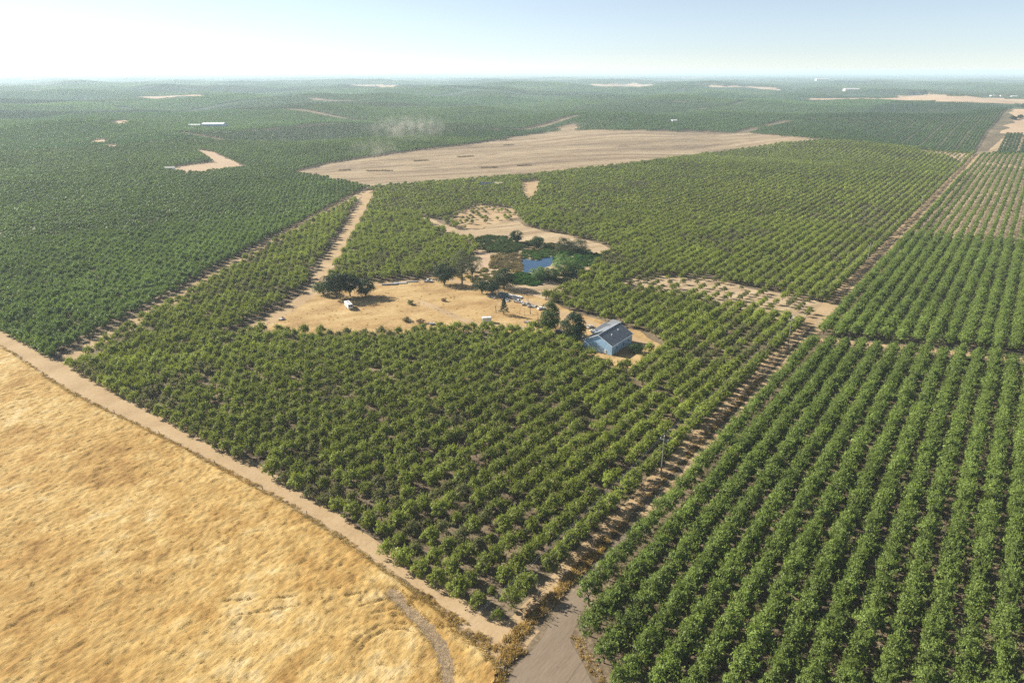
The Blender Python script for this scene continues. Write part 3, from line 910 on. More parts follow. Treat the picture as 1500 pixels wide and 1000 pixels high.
x, y = scatter_in([tuple(p) for p in GOLD_P], 2.4, lambda x, y: (np.hypot(x, y) < 330) & (dist_line(RUT, x, y) > 1.6))
m = len(x)
a = vnoise(x, y, 30, 51)[:, None]; b = vnoise(x, y, 6, 52)[:, None]
g = np.array([.32, .195, .058]) * (1 - a) + np.array([.51, .395, .19]) * a
g = g * (.65 + .5 * b) * rng.normal(1, .16, (m, 1))
e = dist_line(gold_edge, x, y)
sc = rng.uniform(.6, 1.25, m)
o = gn_scatter('dry_grass', np.column_stack([x, y, gold_z(x, y) + .30]), np.column_stack([np.zeros(m), np.zeros(m), math.radians(58) + rng.normal(size=m) * .6 + 2.5 * (vnoise(x, y, 25, 53) - .5)]),
               np.column_stack([sc, sc, sc * rng.uniform(.5, 1.0, m)]), g, rng.integers(0, 3, m), TUFT)
tag(o, 'tufts of bent golden grass over the foreground field', 'dry grass', kind='stuff')

# tall dead weeds: along the fence near the corner, on the bank beside the road, along tracks
wx, wy, wh = [], [], []
def add_weeds(line, width, dens, h):
    P = ribbon(line, width); x, y = scatter_in(P, dens)
    wx.append(x); wy.append(y); wh.append(np.full(len(x), h))
add_weeds(Wp([(600, 868), (650, 905), (700, 942), (738, 972)]), 5.0, 1.3, .75)
add_weeds(Wp([(520, 812), (600, 868)]), 3.0, .8, .5)
add_weeds(Wp(FENCE[:10]), 1.6, .5, .5)
add_weeds([SQ(s, .9) for s in (-3, 10, 25, 45)], 3.0, 2.0, 1.0)
add_weeds([SQ(s, 0.6) for s in (45, 80, 130, 180)], 1.6, .9, .75)
add_weeds(Wp([(726, 1010), (736, 975), (748, 955), (765, 950)]), 2.6, 2.0, 1.0)
add_weeds(Wp([(842, 930), (858, 960), (880, 1000)]), 2.2, 1.2, .45)
x, y = scatter_in(Wp(YARD), .014); wx.append(x); wy.append(y); wh.append(np.full(len(x), .4))
x, y, wh = map(np.concatenate, (wx, wy, wh)); m = len(x)
a = rng.uniform(size=(m, 1))
g = np.array([.34, .235, .10]) * (1 - a) + np.array([.54, .41, .20]) * a
dk = rng.uniform(size=m) < .12
g[dk] = g[dk] * np.array([.55, .55, .55])
sc = wh * rng.uniform(.6, 1.25, m)
o = gn_scatter('weeds', np.column_stack([x, y, np.zeros(m) + .02]), np.column_stack([np.zeros(m), np.zeros(m), rng.uniform(0, 6.28, m)]), np.column_stack([np.maximum(sc, .7), np.maximum(sc, .7), sc]), g, rng.integers(0, 3, m), TALL)
tag(o, 'tall dead straw weeds along the fence and on the road bank', 'weeds', kind='stuff')

# pond and reeds
POND = [(764, 378), (772, 380), (786, 381.5), (796, 378), (811, 375), (812, 384), (806, 390), (792, 394), (782, 399), (766, 400)]
tag(drape('pond_water', Wp(POND), M['water'], 0.09, 5, .8, 61), 'small blue pond ringed by reeds', 'pond')
beds = [(Wp([(690, 352), (715, 345), (748, 348), (770, 362), (748, 372), (716, 369)]), (.060, .090, .034), .20, 1.0),
        (Wp([(722, 374), (762, 371), (764, 379), (765, 400), (735, 398), (718, 390)]), (.21, .175, .110), .22, 1.05),
        (Wp([(748, 404), (766, 399), (790, 397), (804, 404), (786, 419), (752, 416)]), (.048, .115, .028), .26, 1.05),
        (Wp([(808, 373), (842, 368), (884, 374), (890, 381), (850, 396), (812, 385)]), (.052, .115, .032), .20, 1.0),
        (Wp([(764, 366), (800, 366), (815, 371), (808, 376), (790, 381), (766, 379)]), (.062, .120, .034), .22, .8),
        (Wp([(754, 357), (776, 353), (830, 359), (866, 367), (850, 373), (766, 369)]), (.105, .105, .052), .16, .75),
        (Wp([(694, 398), (722, 390), (735, 398), (726, 416), (702, 408)]), (.15, .14, .06), .10, .6),
        (Wp([(650, 400), (690, 390), (735, 422), (715, 426)]), (.12, .115, .06), .06, .6),
        (Wp([(800, 404), (850, 398), (872, 392), (846, 412), (812, 416)]), (.085, .10, .045), .14, .7)]
X_, T_, Z_ = [], [], []
pondw = Wp(POND)
for P, c, dn, hh in beds:
    x, y = scatter_in(P, dn, lambda x, y: ~inside(pondw, x, y)); X_.append(np.column_stack([x, y, np.zeros(len(x)) + .03]))
    b = (vnoise(x, y, 9, 71) * .5 + vnoise(x, y, 3.2, 72) * .5)[:, None]
    T_.append(np.array(c) * (.45 + 1.1 * b) * rng.normal(1, .12, (len(x), 1))); Z_.append(hh * rng.uniform(.7, 1.2, len(x)) * (.15 + 1.6 * b[:, 0] ** 1.3))
X_, T_, Z_ = map(np.concatenate, (X_, T_, Z_)); m = len(X_)
o = gn_scatter('reeds', X_, np.column_stack([np.zeros(m), np.zeros(m), rng.uniform(0, 6.28, m)]), np.column_stack([np.ones(m), np.ones(m), Z_]), T_, rng.integers(0, 4, m), REED)
tag(o, 'green and straw-coloured reed beds round the pond', 'reeds', kind='stuff')

# ------------------------------------------------------------------ other trees
def broad_tree(name, px_, py_, hgt_, rad, col, label, cat='tree', ncl=46, per=60, lsz=.55, trunk_h=.22, seed=1, flat=.8, loose=1.0, group=None, mat='leaf'):
    """spreading tree: trunk with limbs, crown of leaf clumps with gaps"""
    global rng
    keep, rng = rng, np.random.default_rng(seed)
    x, y = W(px_, py_)
    t = empty(name, (x, y, float(hgt(x, y))), rng.uniform(0, 6.28), label, cat, group)
    th = hgt_ * trunk_h; cz = th + (hgt_ - th) * .48; rz = (hgt_ - th) * .52
    tr = [tube_np((0, 0, -.2), (0.1, 0, th), rad * .075 + .05, rad * .055 + .04, 7)]
    cl = []
    while len(cl) < ncl:
        v = rng.normal(size=3); v /= np.linalg.norm(v); r = rng.uniform(.45, 1.0) ** .6
        p = v * r * np.array([rad, rad, rz]) * rng.uniform(.82, 1.05)
        p[2] += cz
        if p[2] < th * .75: continue
        cl.append(p)
    for p in cl[:9]: tr.append(tube_np((0.1, 0, th * .9), p, rad * .04 + .03, .03, 5))
    cr = rad * rng.uniform(.27, .44, ncl) * loose
    cv, cq = lobe_cards(np.array(cl), cr, int(per * 1.8), lsz * .95, np.array([0, 0, cz]), .5, flat)
    A = np.clip(np.repeat(.5 + rng.normal(size=ncl) * .16, int(per * 1.8)) + rng.normal(size=ncl * int(per * 1.8)) * .12, 0, 1)
    tv, tq = join(tr)
    link('trunk', np_mesh('trunk', tv, tq, None, [M['bark']]), t)
    o = link('crown', np_mesh('crown', cv, cq, None, [M[mat]], vary=np.repeat(A, 4)), t); o['tint'] = list(col)
    rng = keep
    return t


DK = (.024, .042, .018)
broad_tree('oak_tree', 493, 437, 15.0, 6.6, DK, 'tall dark oak with dense crown, nearest the white camper', 'oak tree', 60, 90, .6, .16, 301)
broad_tree('oak_tree', 513, 434, 13.0, 5.4, (.024, .042, .02), 'black-green oak squeezed between two other oaks', 'oak tree', 50, 80, .6, .2, 302)
broad_tree('oak_tree', 536, 434, 9.6, 5.8, (.038, .066, .026), 'lower rounded oak casting shade on the dry yard', 'oak tree', 48, 80, .55, .12, 303)
broad_tree('pepper_tree', 474, 431, 7.0, 5.4, (.075, .12, .038), 'pale green spreading tree left of the dark oaks', 'tree', 40, 60, .55, .1, 304)
broad_tree('oak_tree', 651, 417, 11.8, 6.3, (.026, .048, .022), 'dark round oak beside the white pickup', 'oak tree', 52, 80, .55, .15, 305)
broad_tree('eucalyptus_tree', 677, 417, 22.0, 6.6, (.085, .098, .052), 'tall grey-green eucalyptus with a bare lower trunk', 'eucalyptus', 44, 46, .55, .32, 306, 1.1, .95)
broad_tree('eucalyptus_tree', 692, 413, 16.5, 5.8, (.085, .105, .058), 'shorter grey-green eucalyptus right of the tallest one', 'eucalyptus', 34, 46, .55, .3, 307, 1.1)
broad_tree('oak_tree', 738, 423, 11.6, 6.4, (.030, .058, .022), 'leafy oak standing just below the pond', 'oak tree', 52, 80, .55, .18, 308)
broad_tree('oak_tree', 706, 430, 8.2, 4.8, (.034, .062, .025), 'small dark tree left of the junk yard', 'tree', 36, 60, .5, .15, 309)
broad_tree('oak_tree', 721, 432, 9.2, 4.4, (.028, .05, .022), 'small dark tree right behind the bare tree', 'tree', 34, 60, .5, .2, 310)
broad_tree('oak_tree', 805, 487, 16.0, 4.8, (.070, .110, .030), 'upright yellow-green tree by the barn yard', 'tree', 70, 90, .55, .04, 311, 1.0)
broad_tree('oak_tree', 839, 503, 15.6, 5.8, (.032, .062, .028), 'big dark tree shading the gable of the blue barn', 'tree', 76, 95, .55, .03, 312, 1.0)
broad_tree('oak_tree', 757, 357, 9.8, 4.6, (.034, .062, .024), 'lollipop-shaped dark tree at the head of the pond', 'tree', 44, 70, .55, .22, 313)
broad_tree('willow_bush', 787, 361, 7.0, 4.9, (.034, .072, .022), 'deep green bush right of the lollipop tree', 'bush', 40, 60, .5, .04, 314)
broad_tree('willow_bush', 800, 365, 4.6, 3.4, (.060, .088, .034), 'small olive bush in the reeds behind the pond', 'bush', 24, 44, .45, .04, 315)
broad_tree('willow_bush', 825, 369, 9.6, 6.2, (.060, .076, .036), 'broad olive willow at the back of the pond, left half', 'willow', 50, 70, .45, .03, 316)
broad_tree('willow_bush', 846, 371, 10.0, 6.6, (.058, .074, .036), 'broad olive willow at the back of the pond, right half', 'willow', 54, 70, .45, .03, 317)
broad_tree('willow_tree', 825, 403, 11.6, 7.0, (.150, .235, .080), 'bright light green willow at the front of the pond', 'willow', 60, 80, .5, .06, 318)
broad_tree('willow_tree', 841, 403, 9.0, 5.6, (.095, .165, .055), 'mid green willow right of the bright one', 'willow', 44, 70, .5, .06, 319)
broad_tree('willow_tree', 789, 411, 9.0, 5.2, (.130, .205, .095), 'pale silvery green willow left of the bright one', 'willow', 44, 70, .5, .06, 320)
broad_tree('willow_bush', 806, 409, 6.4, 5.0, (.060, .125, .042), 'low green bush between the two pale willows', 'bush', 36, 60, .5, .04, 321)
broad_tree('shrub', 602, 446, 2.4, 2.0, (.105, .125, .045), 'lone green shrub on the dry yard', 'shrub', 18, 40, .35, .04, 322)
broad_tree('shrub', 596, 471, 1.8, 2.4, (.085, .085, .045), 'dull olive shrub low on the yard', 'shrub', 18, 40, .35, .03, 323)
broad_tree('shrub', 617, 474, 2.0, 2.4, (.15, .095, .06), 'brown dead shrub low on the yard', 'shrub', 18, 36, .35, .03, 324)
broad_tree('shrub', 650, 441, 1.9, 1.8, (.20, .13, .10), 'pinkish dead shrub in the middle of the yard', 'shrub', 16, 30, .32, .03, 325)
broad_tree('shrub', 932, 516, 3.6, 3.2, (.046, .085, .034), 'dark shrub against the long wall of the barn', 'shrub', 28, 50, .45, .05, 326)
broad_tree('shrub', 790, 478, 3.4, 2.6, (.115, .115, .05), 'olive shrub left of the upright tree', 'shrub', 20, 40, .4, .05, 327)
for k, (a, b, hh, rr, lab) in enumerate([(1335, 140, 22, 24, 'hazy dark tree clump left of the far dry rise'), (1352, 140, 24, 22, 'hazy dark tree clump right on the far dry rise'), (1484, 176, 9, 7, 'dark roadside tree at the right edge, nearer one'),
                                        (1494, 174, 8, 7, 'dark roadside tree at the right edge, farther one'), (1498, 158, 14, 10, 'hazy tree where the far road meets the edge')]):
    broad_tree('roadside_tree', a, b, hh, rr, (.035, .055, .028), lab, 'tree', 34, 44, rr * .16, .08, 340 + k)


def conifer(px_, py_, h, r, label):
    global rng
    keep, rng = rng, np.random.default_rng(401)
    x, y = W(px_, py_)
    t = empty('pine_tree', (x, y, 0), 0, label, 'pine')
    tv, tq = tube_np((0, 0, -.1), (0, 0, h * .95), .2, .04, 6)
    cen, rd = [], []
    for k in range(46):
        f = k / 46; z = h * (.13 + .83 * f); R = r * (1 - f) * rng.uniform(.5, .95); a = k * 2.4
        cen.append((math.cos(a) * R, math.sin(a) * R, z)); rd.append(.35 + .55 * (1 - f))
    cv, cq = lobe_cards(np.array(cen), np.array(rd), 60, .4, np.array([0, 0, h * .3]))
    A = np.clip(.5 + rng.normal(size=46 * 60) * .15, 0, 1)
    link('trunk', np_mesh('trunk', tv, tq, None, [M['bark']]), t)
    o = link('crown', np_mesh('crown', cv, cq, None, [M['leaf']], vary=np.repeat(A, 4)), t); o['tint'] = [.028, .055, .036]
    rng = keep
conifer(738, 461, 9.8, 2.9, 'small dark conical pine beside the bare tree')


def bare_tree(px_, py_, h, spread, label, seed, depth=4, mat='dead_wood', single=False):
    r = random.Random(seed)
    x, y = W(px_, py_)
    t = empty('dead_tree', (x, y, 0), 0, label, 'dead tree')
    tk, br = MB(), MB()
    def grow(p, d, L, rad, lev, mb):
        p = Vector(p); pts = [p]; rr = [rad]
        for k in range(3):
            d = (d + Vector((r.uniform(-.2, .2), r.uniform(-.2, .2), r.uniform(-.02, .16)))).normalized()
            pts.append(pts[-1] + d * L / 3); rr.append(rad * (1 - .18 * (k + 1)))
        mb.tube(pts, rr, 5)
        if lev == 0: return
        for k in range(r.choice((2, 3, 3))):
            dd = (d + Vector((r.uniform(-1, 1), r.uniform(-1, 1), r.uniform(-.1, .6))) * spread).normalized()
            grow(pts[r.choice((2, 3, 3))], dd, L * r.uniform(.55, .8), rr[-1] * .72, lev - 1, br)
    grow((0, 0, -.1), Vector((0, 0, 1)), h * .42, .06 + h * .018, depth, tk)
    tk.build('trunk', M[mat], t); br.build('branches', M[mat], t)
bare_tree(727, 458, 10, .75, 'tall leafless grey tree left of the small pine', 1, 5)
bare_tree(761, 460, 6, .8, 'low spreading leafless tree right of the small pine', 2, 4)
bare_tree(777, 460, 12, .25, 'tall bare pole-like dead tree in the junk yard', 3, 2)
bare_tree(789, 474, 10, .35, 'thin leafless tree touching the upright green tree', 4, 3)
bare_tree(817, 481, 9, .6, 'leafless tree between the two barn trees', 5, 4)
bare_tree(768, 462, 4.5, .8, 'small leafless sapling by the bare pole-like tree', 6, 3)
# uprooted trees left in heaps on the cleared field
for k, (a, b, L, lab) in enumerate([(505, 250, 16, 'dark brush heap nearest the tractor on the cleared field'), (556, 251, 34, 'long dark brush heap on the left of the cleared field'), (617, 236, 22, 'brush heap left of the middle of the cleared field'),
                                   (682, 230, 26, 'brush heap in the upper middle of the cleared field'), (716, 246, 24, 'brush heap in the lower middle of the cleared field'), (768, 243, 20, 'brush heap at the lower right end of the cleared field'), (745, 213, 22, 'brush heap near the far edge of the cleared field')]):
    r2 = np.random.default_rng(500 + k)
    x, y = W(a, b); m = int(L * 22)
    p = np.column_stack([r2.uniform(-.5, .5, m) * L, r2.normal(size=m) * 1.8, np.abs(r2.normal(size=m)) * .7])
    keep, rng = rng, r2
    v, q = cards(p, r2.normal(size=(m, 3)) * [1, 1, .5], r2.uniform(1.0, 2.6, m), r2.uniform(.25, .6, m))
    rng = keep
    o = link('brush_heap', np_mesh('brush_heap', v, q, None, [M['straw_blade']], vary=np.repeat(r2.uniform(.2, .8, m), 4)))
    o.location = (x, y, float(hgt(x, y)) + .2); o.rotation_euler = (0, 0, math.radians(18) + r2.normal() * .2); o['tint'] = [.17, .125, .085]
    tag(o, lab, 'brush heap', 'brush heaps on the cleared field')

# ------------------------------------------------------------------ buildings
def gable_building(root, L, Wd, eave, ridge, wall, roof, over=.4, trim=None):
    """long axis x (0..L), width y (0..Wd)"""
    w = MB(); th = .12
    prof = [(0, 0), (Wd, 0), (Wd, eave), (Wd / 2, ridge), (0, eave)]
    w.prism([(a, b - .1 if b else -.2) for a, b in prof], 0, L)
    w.build('wall', wall, root)
    sl = math.atan2(ridge - eave, Wd / 2); ln = Wd / 2 / math.cos(sl) + over
    r = MB()
    dz = over * math.sin(sl)
    r.prism([(-over * math.cos(sl), eave - dz), (Wd / 2, ridge), (Wd + over * math.cos(sl), eave - dz), (Wd + over * math.cos(sl), eave - dz + .14), (Wd / 2, ridge + .16), (-over * math.cos(sl), eave - dz + .14)], -over, L + over)
    rf = r.build('roof', roof, root)
    if trim:
        for x0 in (-over - .06, L + over + .005):
            f = MB(); f.prism([(-over * math.cos(sl), eave - dz - .12), (Wd / 2, ridge - .12), (Wd + over * math.cos(sl), eave - dz - .12), (Wd + over * math.cos(sl), eave - dz + .17), (Wd / 2, ridge + .2), (-over * math.cos(sl), eave - dz + .17)], x0, x0 + .055)
            f.build('barge_board', trim, rf)
        c = MB(); c.tube([(-over, Wd / 2, ridge + .17), (L + over, Wd / 2, ridge + .17)], .1, 6); c.build('ridge_cap', trim, rf)
    return rf


bx, by = W(896, 521)
barn = empty('barn', (bx, by, 0), RANG, 'big pale blue metal barn with a dark slate-grey gable roof', 'barn')
BL, BW = 19.6, 14.6
barn_roof = gable_building(barn, BL, BW, 4.7, 8.4, M['siding'], M['roof'], .35, M['trim'])
for xx, yy in ((6.5, 4.0), (13.5, 4.5)):
    v = MB(); zz = 4.7 + 3.7 * yy / 7.3; v.tube([(xx, yy, zz), (xx, yy, zz + .7)], .16, 8); v.tube([(xx, yy, zz + .7), (xx, yy, zz + .85)], .28, 8); v.build('roof_vent', M['white'], barn_roof)
for xx in (4.5, 11.0, 16.0):
    f = MB(); f.box(xx, -.03, 2.6, 1.5, .08, 1.2); fr = f.build('window', M['trim'], barn); g_ = MB(); g_.box(xx, -.075, 2.6, 1.28, .02, .98); g_.build('pane', M['glass'], fr)
d_ = MB(); d_.box(-.04, 3.4, 1.1, .08, 1.1, 2.2); d_ = d_.build('door', M['trim'], barn); k_ = MB(); k_.box(-.1, 3.0, 1.1, .05, .12, .12); k_.build('handle', M['grey_metal'], d_)
d_ = MB(); d_.box(BL * .45, BW + .06, 2.0, 5.0, .1, 4.0); d_ = d_.build('sliding_door', M['trim'], barn); k_ = MB(); k_.tube([(BL * .45 - 5, BW + .12, 4.1), (BL * .45 + 5, BW + .12, 4.1)], .07); k_.build('door_rail', M['grey_metal'], d_)
f = MB(); f.box(BL / 2, BW / 2, .02, BL + .24, BW + .24, .5); f.build('foundation', M['concrete'], barn)
for yy in (-.42, BW + .42):
    g_ = MB(); g_.tube([(-.3, yy, 4.55), (BL + .3, yy, 4.55)], .09, 6); g_.build('gutter', M['trim'], barn_roof)


def shed(px_, py_, L, Wd, h, rz, label, roofm='grey_metal', wallm='offwhite'):
    x, y = W(px_, py_)
    t = empty('shed', (x, y, 0), rz, label, 'shed')
    w = MB(); w.prism([(-Wd / 2, -.1), (Wd / 2, -.1), (Wd / 2, h), (-Wd / 2, h * .86)], -L / 2, L / 2); w.build('wall', M[wallm], t)
    r = MB(); r.prism([(-Wd / 2 - .3, h * .86 + .0), (Wd / 2 + .3, h + .06), (Wd / 2 + .3, h + .16), (-Wd / 2 - .3, h * .86 + .1)], -L / 2 - .3, L / 2 + .3); r.build('roof', M[roofm], t)
    d = MB(); d.box(-L * .15, -Wd / 2 - .04, h * .36, 1.2, .08, h * .72); dd = d.build('door', M['teal'], t); k = MB(); k.box(-L * .15 + .45, -Wd / 2 - .1, h * .36, .1, .05, .1); k.build('handle', M['grey_metal'], dd)
    return t
shed(881, 489, 6.5, 4.0, 3.0, RANG, 'low grey-roofed shed touching the left side of the barn', 'roof', 'siding')
shed(888, 484, 6.0, 4.2, 2.8, RANG + .1, 'flat dark-roofed shed behind the barn, middle one', 'roof')
shed(899, 480, 7.0, 4.4, 2.8, RANG + .05, 'flat grey-roofed shed behind the barn, farthest one', 'grey_metal')
shed(737, 435, 5, 3.0, 2.4, 2.6, 'faded teal shed under the trees of the junk yard', 'teal', 'teal')


def house(px_, py_, L, Wd, eave, ridge, rz, label, wallm, roofm, cat='house', nm='house'):
    x, y = W(px_, py_)
    t = empty(nm, (x, y, float(hgt(x, y))), rz, label, cat)
    gable_building(t, L, Wd, eave, ridge, M[wallm], M[roofm], .4)
    for k in range(max(1, int(L / 6))):
        f = MB(); f.box(3 + k * 5, -.04, eave * .55, 1.6, .08, 1.2); f.build('window', M['glass'], t)
    d = MB(); d.box(L * .55, -.05, 1.05, 1.1, .1, 2.1); d.build('door', M['dark_paint'], t)
    return t
house(703, 275, 16, 9, 3.6, 5.4, .1, 'white-walled house with a dark roof at the far edge of the parcel', 'white', 'dark_paint')
house(722, 274, 12, 8, 3.2, 4.6, .1, 'pale pink-roofed outbuilding right of the far house', 'offwhite', 'tan_wall', 'outbuilding', 'outbuilding')
house(296, 188, 50, 24, 9, 12, .05, 'large pale blue packing shed in the left orchard', 'blue_far', 'white', 'packing shed', 'packing_shed')
house(276, 186, 26, 10, 4, 6, .05, 'long low white shed left of the blue packing shed', 'white', 'white', 'farm shed', 'farm_shed')
house(241, 250, 12, 7, 3, 4.5, .3, 'white tarp-roofed shed at the edge of the tan clearing', 'white', 'offwhite', 'farm shed', 'farm_shed')
house(1238, 135, 90, 40, 16, 22, 0, 'long white warehouse far off on the plain', 'offwhite', 'offwhite', 'warehouse', 'warehouse')
house(1196, 120, 150, 60, 18, 26, 0, 'hazy pale warehouse farthest on the plain', 'offwhite', 'offwhite', 'warehouse', 'warehouse')
house(1452, 142, 30, 14, 6, 9, .2, 'pale house in the far farmyard, leftmost of three', 'white', 'tan_wall')
house(1466, 142, 26, 13, 6, 9, -.1, 'pale house in the far farmyard, middle of three', 'white', 'rusty')
house(1482, 143, 34, 14, 6, 9, .1, 'pale house in the far farmyard, rightmost of three', 'offwhite', 'white')
house(985, 180, 14, 9, 5, 7, .4, 'small white pump house on the hill behind the cleared field', 'white', 'white', 'pump house', 'pump_house')

# ------------------------------------------------------------------ vehicles
def wheel(parent, x, y, r, w=.22):
    m = MB(); m.tube([(x, y - w / 2, r), (x, y + w / 2, r)], r, 14); wh = m.build('wheel', M['tyre'], parent)
    m = MB(); m.tube([(x, y - w / 2 - .01, r), (x, y + w / 2 + .01, r)], r * .55, 10); m.build('rim', M['rim'], wh)


def camper(px_, py_, rz):
    x, y = W(px_, py_)
    t = empty('camper_trailer', (x, y, 0), rz, 'white camper trailer with two dark end windows parked below the oaks', 'camper')
    L, Wd, h0, h1 = 8.2, 2.6, .65, 3.1
    b = MB(); prof = [(-L / 2, h0), (L / 2 - .3, h0), (L / 2, h0 + .35), (L / 2 - .05, h0 + 1.4), (L / 2 - .55, h1), (-L / 2 + .3, h1), (-L / 2, h1 - .35)]
    b.prism(prof, -Wd / 2, Wd / 2, 'y')
    bmesh.ops.bevel(b.bm, geom=list(b.bm.edges), offset=.1, segments=2, profile=.6, affect='EDGES')
    body = b.build('body', M['white'], t)
    s = MB(); s.box(-.2, 0, h0 + .55, L - .9, Wd + .03, .16); s.build('stripe', M['teal'], body)
    for yy in (-.55, .55):
        f = MB(); f.box(L / 2 - .15, yy, h0 + 1.62, .1, 1.0, .85, 0, 0, (0, math.radians(-25))); f.build('window', M['glass'], t)
    for sy in (-1, 1):
        for xx in (-2.6, 1.4):
            f = MB(); f.box(xx, sy * (Wd / 2 + .005), h0 + 1.55, 1.2, .04, .6); f.build('window', M['glass'], t)
    d = MB(); d.box(-.4, -Wd / 2 - .01, h0 + 1.05, .75, .05, 1.9); dd = d.build('door', M['offwhite'], t); k = MB(); k.box(-.12, -Wd / 2 - .05, h0 + 1.0, .1, .05, .08); k.build('handle', M['grey_metal'], dd)
    for xx in (-1.5, 1.6):
        v = MB(); v.box(xx, .1, h1 + .1, .8, .7, .28, 0, .05); v.build('roof_vent', M['grey_metal'] if xx > 0 else M['dark_paint'], t)
    for xx in (-.9, 0.05):
        for sy in (-1, 1): wheel(t, xx, sy * (Wd / 2 - .18), .36)
    a = MB(); a.tube([(L / 2 - .3, -.6, .6), (L / 2 + 1.2, 0, .55)], .05); a.tube([(L / 2 - .3, .6, .6), (L / 2 + 1.2, 0, .55)], .05); a.build('tow_bar', M['grey_metal'], t)
camper(511, 451, math.radians(-62))


def box_trailer(px_, py_, rz):
    x, y = W(px_, py_)
    t = empty('cargo_trailer', (x, y, 0), rz, 'boxy white cargo trailer alone on the dry yard', 'trailer')
    b = MB(); b.box(0, 0, 1.75, 4.6, 2.2, 2.3, 0, .12); b.build('body', M['white'], t)
    f = MB(); f.box(0, 0, .55, 4.5, 2.0, .14); f.build('chassis', M['grey_metal'], t)
    d = MB(); d.box(-2.32, 0, 1.7, .05, 1.8, 2.0); dd = d.build('rear_door', M['offwhite'], t); k = MB(); k.box(-2.37, .1, 1.6, .05, .08, .5); k.build('handle', M['grey_metal'], dd)
    v = MB(); v.box(.5, 0, 2.95, .6, .6, .16, 0, .04); v.build('roof_vent', M['offwhite'], t)
    for sy in (-1, 1): wheel(t, -.3, sy * 1.14, .38)
    a = MB(); a.tube([(2.2, -.6, .55), (3.6, 0, .5)], .05); a.tube([(2.2, .6, .55), (3.6, 0, .5)], .05); a.build('tow_bar', M['grey_metal'], t)
box_trailer(713, 472, math.radians(8))


def vehicle(name, px_, py_, rz, paint, label, kind, cat):
    x, y = W(px_, py_)
    t = empty(name, (x, y, 0), rz, label, cat)
    L, Wd = (5.6, 1.95) if kind == 'pickup' else (4.7, 1.82)
    if kind == 'pickup':
        lower = [(-L / 2, .45), (L / 2 - .1, .4), (L / 2, .6), (L / 2 - .05, .98), (L / 2 - 1.45, 1.12), (-L / 2, 1.1)]
        upper = [(L / 2 - 1.5, 1.08), (L / 2 - 2.25, 1.82), (L / 2 - 3.35, 1.84), (L / 2 - 3.6, 1.06)]
    else:
        lower = [(-L / 2, .42), (L / 2 - .1, .36), (L / 2, .55), (L / 2 - .06, .82), (L / 2 - 1.25, .98), (-L / 2 + .7, 1.02), (-L / 2 + .02, .92)]
        upper = [(L / 2 - 1.3, .94), (L / 2 - 2.05, 1.46), (-L / 2 + 1.35, 1.48), (-L / 2 + .5, .98)]
    b = MB(); b.prism(lower, -Wd / 2, Wd / 2, 'y'); bmesh.ops.bevel(b.bm, geom=list(b.bm.edges), offset=.07, segments=2, affect='EDGES'); b.build('body', M[paint], t)
    c = MB(); c.prism(upper, -Wd / 2 + .12, Wd / 2 - .12, 'y'); bmesh.ops.bevel(c.bm, geom=list(c.bm.edges), offset=.06, segments=2, affect='EDGES'); cab = c.build('cab', M[paint], t)
    (fx, fz), (gx, gz), (hx, hz), (ix, iz) = upper
    w = MB(); a = math.atan2(gz - fz, gx - fx); w.box((fx + gx) / 2 + .02, 0, (fz + gz) / 2 + .03, math.hypot(gx - fx, gz - fz) * .78, Wd - .5, .04, 0, 0, (0, -a)); w.build('windscreen', M['glass'], cab)
    w = MB(); a = math.atan2(iz - hz, ix - hx); w.box((hx + ix) / 2 - .02, 0, (hz + iz) / 2 + .03, math.hypot(ix - hx, iz - hz) * .7, Wd - .5, .04, 0, 0, (0, -a)); w.build('rear_window', M['glass'], cab)
    for sy in (-1, 1):
        w = MB(); w.prism([(fx - .3, fz + .1), (gx + .02, gz - .14), (hx - .02, hz - .14), (ix + .15, iz + .12)], sy * (Wd / 2 - .125) - .015, sy * (Wd / 2 - .125) + .015, 'y'); w.build('side_window', M['glass'], cab)
    if kind == 'pickup':
        w = MB(); w.box(-L / 2 + .95, 0, 1.10, 1.75, Wd - .3, .04); w.build('bed', M['dark_paint'], t)
    for xx in (-L / 2 + .95, L / 2 - .95):
        for sy in (-1, 1): wheel(t, xx, sy * (Wd / 2 - .1), .36 if kind == 'pickup' else .32)
    for sy in (-1, 1):
        w = MB(); w.box(L / 2 - .03, sy * (Wd / 2 - .3), .72, .06, .36, .16); w.build('headlight', M['lens_clear'], t)
        w = MB(); w.box(-L / 2 + .0, sy * (Wd / 2 - .22), .82, .06, .25, .18); w.build('tail_light', M['lens_red'], t)
    return t
vehicle('pickup_truck', 627, 413, .12, 'white', 'white pickup parked on the driveway left of the round oak', 'pickup', 'pickup')
vehicle('pickup_truck', 759, 443, -.45, 'white', 'white pickup among the junk right of the small pine', 'pickup', 'pickup')
vehicle('parked_car', 793, 453, .5, 'white', 'white car half hidden by the upright tree', 'car', 'car')
vehicle('parked_car', 819, 487, -.1, 'dark_paint', 'dark car in the shade between the barn trees', 'car', 'car')
vehicle('parked_car', 864, 480, .9, 'offwhite', 'dusty pale car in front of the driveway near the barn', 'car', 'car')
vehicle('parked_car', 850, 508, .4, 'dark_paint', 'dark car under the big tree at the barn gable', 'car', 'car')

